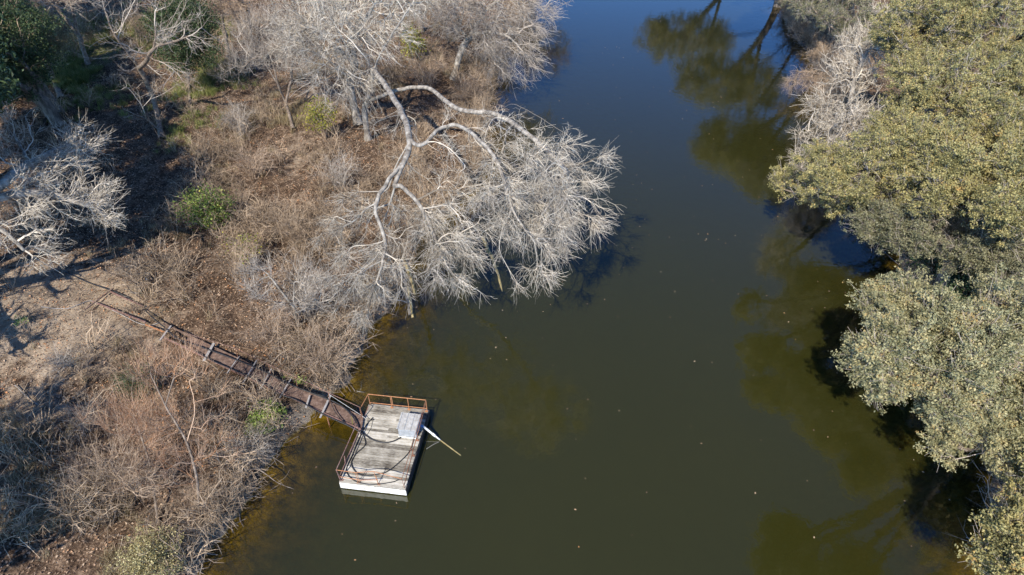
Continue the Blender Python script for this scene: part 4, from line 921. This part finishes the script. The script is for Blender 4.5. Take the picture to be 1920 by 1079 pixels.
for i in range(len(NP)-1):
    a, b_, c_, d_ = NP[i], NP[i+1], SP[i+1], SP[i]; 
    if i < 1: continue
    u = V3(0,0,-.03); dn = V3(0,0,-.045)
    s = nrm(a-d_)*.04
    g.add([a-s+u, b_-s+u, c_+s+u, d_+s+u, a-s+dn, b_-s+dn, c_+s+dn, d_+s+dn], [[0,3,2,1],[4,5,6,7],[0,1,5,4],[1,2,6,5],[2,3,7,6],[3,0,4,7]])
g.build('deck_plate', M['rust_deck'], wk)
for j, (ax, ay, bx, by, w) in enumerate([(567,450,627,372,.11), (800,560,855,465,.17), (925,625,990,535,.07), (1010,678,1083,556,.08), (1100,711,1160,603,.10), (1205,755,1265,655,.07), (1345,808,1365,742,.10), (1420,862,1475,745,.12)]):
    h = wz((ax+bx)/2)+.07; g = Geo(); bar(g, Q(ax, ay, h)-ori, Q(bx, by, h)-ori, w*.8, .03); g.build('cross_board', M['plank_grey'], wk)
rp = [(985,548),(1160,635),(1300,700),(1475,785),(1640,862)]
tops = []
for (zx, zy) in rp:
    b0 = Q(zx, zy, wz(zx))-ori; t0 = b0+V3(.02,.03,.72); tops.append(t0); g = Geo(); tube1(g, [b0, t0], .016, 6); g.build('rail_post', M['rust'], wk)
g = Geo(); 
for a, b_ in zip(tops[:-1], tops[1:]): tube1(g, [a, b_], .014, 6)
tube1(g, [tops[0], NP[1]+V3(0,0,.1)], .012, 6); g.build('handrail', M['rust_red'], wk)
g = Geo(); tube1(g, smooth_path([tops[3]+V3(0,0,-.1), .5*(tops[3]+tops[4])-V3(0,0,.35), tops[4]-V3(0,0,.6), tops[4]+V3(.25,-.15,-.7)], 4), .012, 6); g.build('stay_wire', M['galv'], wk)
for zx in (1100, 1410):
    i = 4 if zx == 1100 else 6
    for Pp in (NP, SP):
        g = Geo(); f = Pp[i]+ori; tube1(g, [Pp[i], V3(Pp[i][0], Pp[i][1], min(gz(f[0], f[1]), 0)-.4-ori[2])], .03, 6); g.build('support_post', M['rust'], wk)
g = Geo(); yy = Q(1595, 900, .62)-ori; tube1(g, [yy, yy+V3(.02,0,.6)], .014, 6); g.build('rail_post', M['leaf_yellow'], wk)
# ladder-like frame at the top
lo = G(100+215/2.839, 480+250/2.839, .1)
lf = empty('ladder_frame', lo); tag(lf, 'rusty ladder-like steel frame lying on the ground at the top of the gangway', 'steel frame')
def GQ(zx, zy, up=.1): return G(100+zx/2.839, 480+zy/2.839, up)
g = Geo(); bar(g, GQ(212,250)-lo, GQ(500,372,.25)-lo, .06, .06); g.build('side_rail', M['rust_red'], lf)
g = Geo(); bar(g, GQ(300,195)-lo, GQ(490,290,.25)-lo, .06, .06); g.build('side_rail', M['rust_red'], lf)
g = Geo(); bar(g, GQ(172,300,.16)-lo, GQ(325,185,.16)-lo, .07, .05); g.build('cross_bar', M['rust_deck'], lf)
g = Geo(); bar(g, GQ(500,388,.3)-lo, GQ(600,435,.4)-lo, .05, .05); g.build('loose_bar', M['rust_orange'], lf)

# ------------------------------------------------------------ hoses
def hose(label, pts, r=.028, cat='hose'):
    p = smooth_path(pts, 5); o = p[0].copy(); g = Geo(); tube1(g, p-o, r, 8); ob = g.build('hose', M['black_rubber'], None, True); ob.location = o; tag(ob, label, cat, None); return ob
def D(zx, zy, up=.03): return O+RZ@loc(zx, zy, Z0+up)
hose('black hose running from the leaf litter along the gangway to the dock, upper strand',
     [G(100+x/2.839, 480+y/2.839, .06) for x, y in [(60,85),(120,115),(200,150),(300,185),(400,225),(460,265)]]+[Q(530,330,wz(585)+.1), Q(610,395,wz(610)+.12), Q(660,440,wz(660)+.08), Q(800,490,wz(800)+.1), Q(950,545,wz(950)+.1), Q(1100,605,wz(1100)+.12), Q(1250,680,wz(1250)+.12), Q(1400,740,wz(1400)+.12), Q(1520,790,wz(1520)+.12), Q(1590,850,wz(1590)+.1), Q(1620,905,.72), D(320,452,.06), D(400,512), D(490,540), D(570,530), D(630,500)], .034)
hose('black hose following the lower rail of the gangway and looping over the dock boards',
     [Q(640,420,wz(640)+.1), Q(720,480,wz(720)+.08), Q(820,545,wz(820)+.1), Q(930,595,wz(930)+.1), Q(1100,670,wz(1100)+.1), Q(1200,735,wz(1200)+.1), Q(1300,770,wz(1300)+.1), Q(1450,850,wz(1450)+.08), Q(1560,900,wz(1560)+.08), Q(1635,940,.66), D(345,500,.03), D(350,560), D(280,630), D(245,700), D(275,765), D(335,797), D(430,790), D(530,762), D(640,672), D(700,602), D(730,510,.05)], .026)
hose('short black hose curving along the front edge of the dock', [D(325,465,.05), D(290,540), D(250,640), D(205,745), D(235,812), D(300,850), D(385,866), D(480,861), D(570,846), D(610,830)], .022)
hose('grey hose bowing across the last stretch of the gangway', [Q(1370,725,wz(1370)+.1), Q(1460,760,wz(1460)+.12), Q(1500,830,wz(1500)+.1), Q(1550,890,wz(1550)+.1), Q(1600,915,.7)], .018)
gh = hose('pale grey hose lying on brown leaves and along the ladder-like frame', [G(100+x/2.839, 480+y/2.839, .05) for x, y in [(-60,275),(0,283),(80,283),(140,262),(200,243),(260,265),(330,300),(400,335),(450,360),(510,375),(560,362)]], .02)
gh.data.materials[0] = M['plank_grey']
g = Geo(); p0 = D(360,455,.03)
tube1(g, [D(410,345,.05)-p0, D(360,400,.03)-p0, D(330,460,.03)-p0], .02, 6); tube1(g, [D(415,350,.04)-p0, D(395,430,.03)-p0, D(360,490,.03)-p0], .008, 6)
tube1(g, [D(365,375,.05)-p0, D(420,360,.05)-p0], .02, 6)
o = g.build('cable', M['black_rubber'], None, True); o.location = p0; tag(o, 'knotted black cable on the dock boards near the gangway end', 'cable')

# ------------------------------------------------------------ camera, light, sky
cam = bpy.data.cameras.new('camera'); co = bpy.data.objects.new('camera', cam); COL.objects.link(co)
co.location = (0, 0, CH); co.rotation_euler = (radians(90)-PITCH, 0, 0); cam.sensor_width = 36; cam.lens = 24; cam.clip_end = 2000; cam.clip_start = .5; S.camera = co
sun = bpy.data.lights.new('sun', 'SUN'); so = bpy.data.objects.new('sun', sun); COL.objects.link(so)
sun.energy = 5.0; sun.angle = radians(.55); sun.color = (1, .94, .83)
from mathutils import Vector
ld = Vector((sin(SUN_AZ)*cos(SUN_EL), cos(SUN_AZ)*cos(SUN_EL), -sin(SUN_EL)))
so.rotation_euler = ld.to_track_quat('-Z', 'Y').to_euler(); so.location = (-20, -30, 40)
w = bpy.data.worlds.new('World'); S.world = w; w.use_nodes = True; nt = w.node_tree; nt.nodes.clear()
sk = nt.nodes.new('ShaderNodeTexSky'); sk.sky_type = 'NISHITA'; sk.sun_disc = False; sk.sun_elevation = SUN_EL
sk.sun_rotation = SUN_AZ+pi; sk.air_density = 1.0; sk.dust_density = .1; sk.ozone_density = 3.0
bg = nt.nodes.new('ShaderNodeBackground'); bg.inputs[1].default_value = .05; ou = nt.nodes.new('ShaderNodeOutputWorld')
tn = nt.nodes.new('ShaderNodeMix'); tn.data_type = 'RGBA'; tn.blend_type = 'MULTIPLY'; tn.inputs[0].default_value = 1; tn.inputs[7].default_value = (.60, .99, 1.52, 1)
nt.links.new(sk.outputs[0], tn.inputs[6]); # clear winter sky: brighter and paler towards the horizon
gm_ = nt.nodes.new('ShaderNodeNewGeometry'); sx_ = nt.nodes.new('ShaderNodeSeparateXYZ'); nt.links.new(gm_.outputs['Position'], sx_.inputs[0])
def mth(op, a, b):
    o = nt.nodes.new('ShaderNodeMath'); o.operation = op
    for i, v in enumerate((a, b)):
        if isinstance(v, (int, float)): o.inputs[i].default_value = v
        else: nt.links.new(v, o.inputs[i])
    return o.outputs[0]
up_ = mth('MAXIMUM', mth('ABSOLUTE', sx_.outputs[2], 0), 0); hz = mth('ADD', mth('MULTIPLY', mth('POWER', mth('SUBTRACT', 1.0, up_), 3.0), 5.0), 1.0)
vm_ = nt.nodes.new('ShaderNodeVectorMath'); vm_.operation = 'SCALE'; nt.links.new(tn.outputs[2], vm_.inputs[0]); nt.links.new(hz, vm_.inputs['Scale'])
nt.links.new(vm_.outputs[0], bg.inputs[0]); nt.links.new(bg.outputs[0], ou.inputs[0])
S.view_settings.view_transform = 'Standard'; S.view_settings.look = 'None'; S.view_settings.exposure = .5; S.view_settings.gamma = 1
S.render.engine = 'CYCLES'; S.cycles.max_bounces = 6; S.cycles.transparent_max_bounces = 8; S.cycles.use_denoising = True
try: S.cycles.denoiser = 'OPENIMAGEDENOISE'
except Exception: pass
S.cycles.use_adaptive_sampling = True; S.cycles.adaptive_threshold = .015
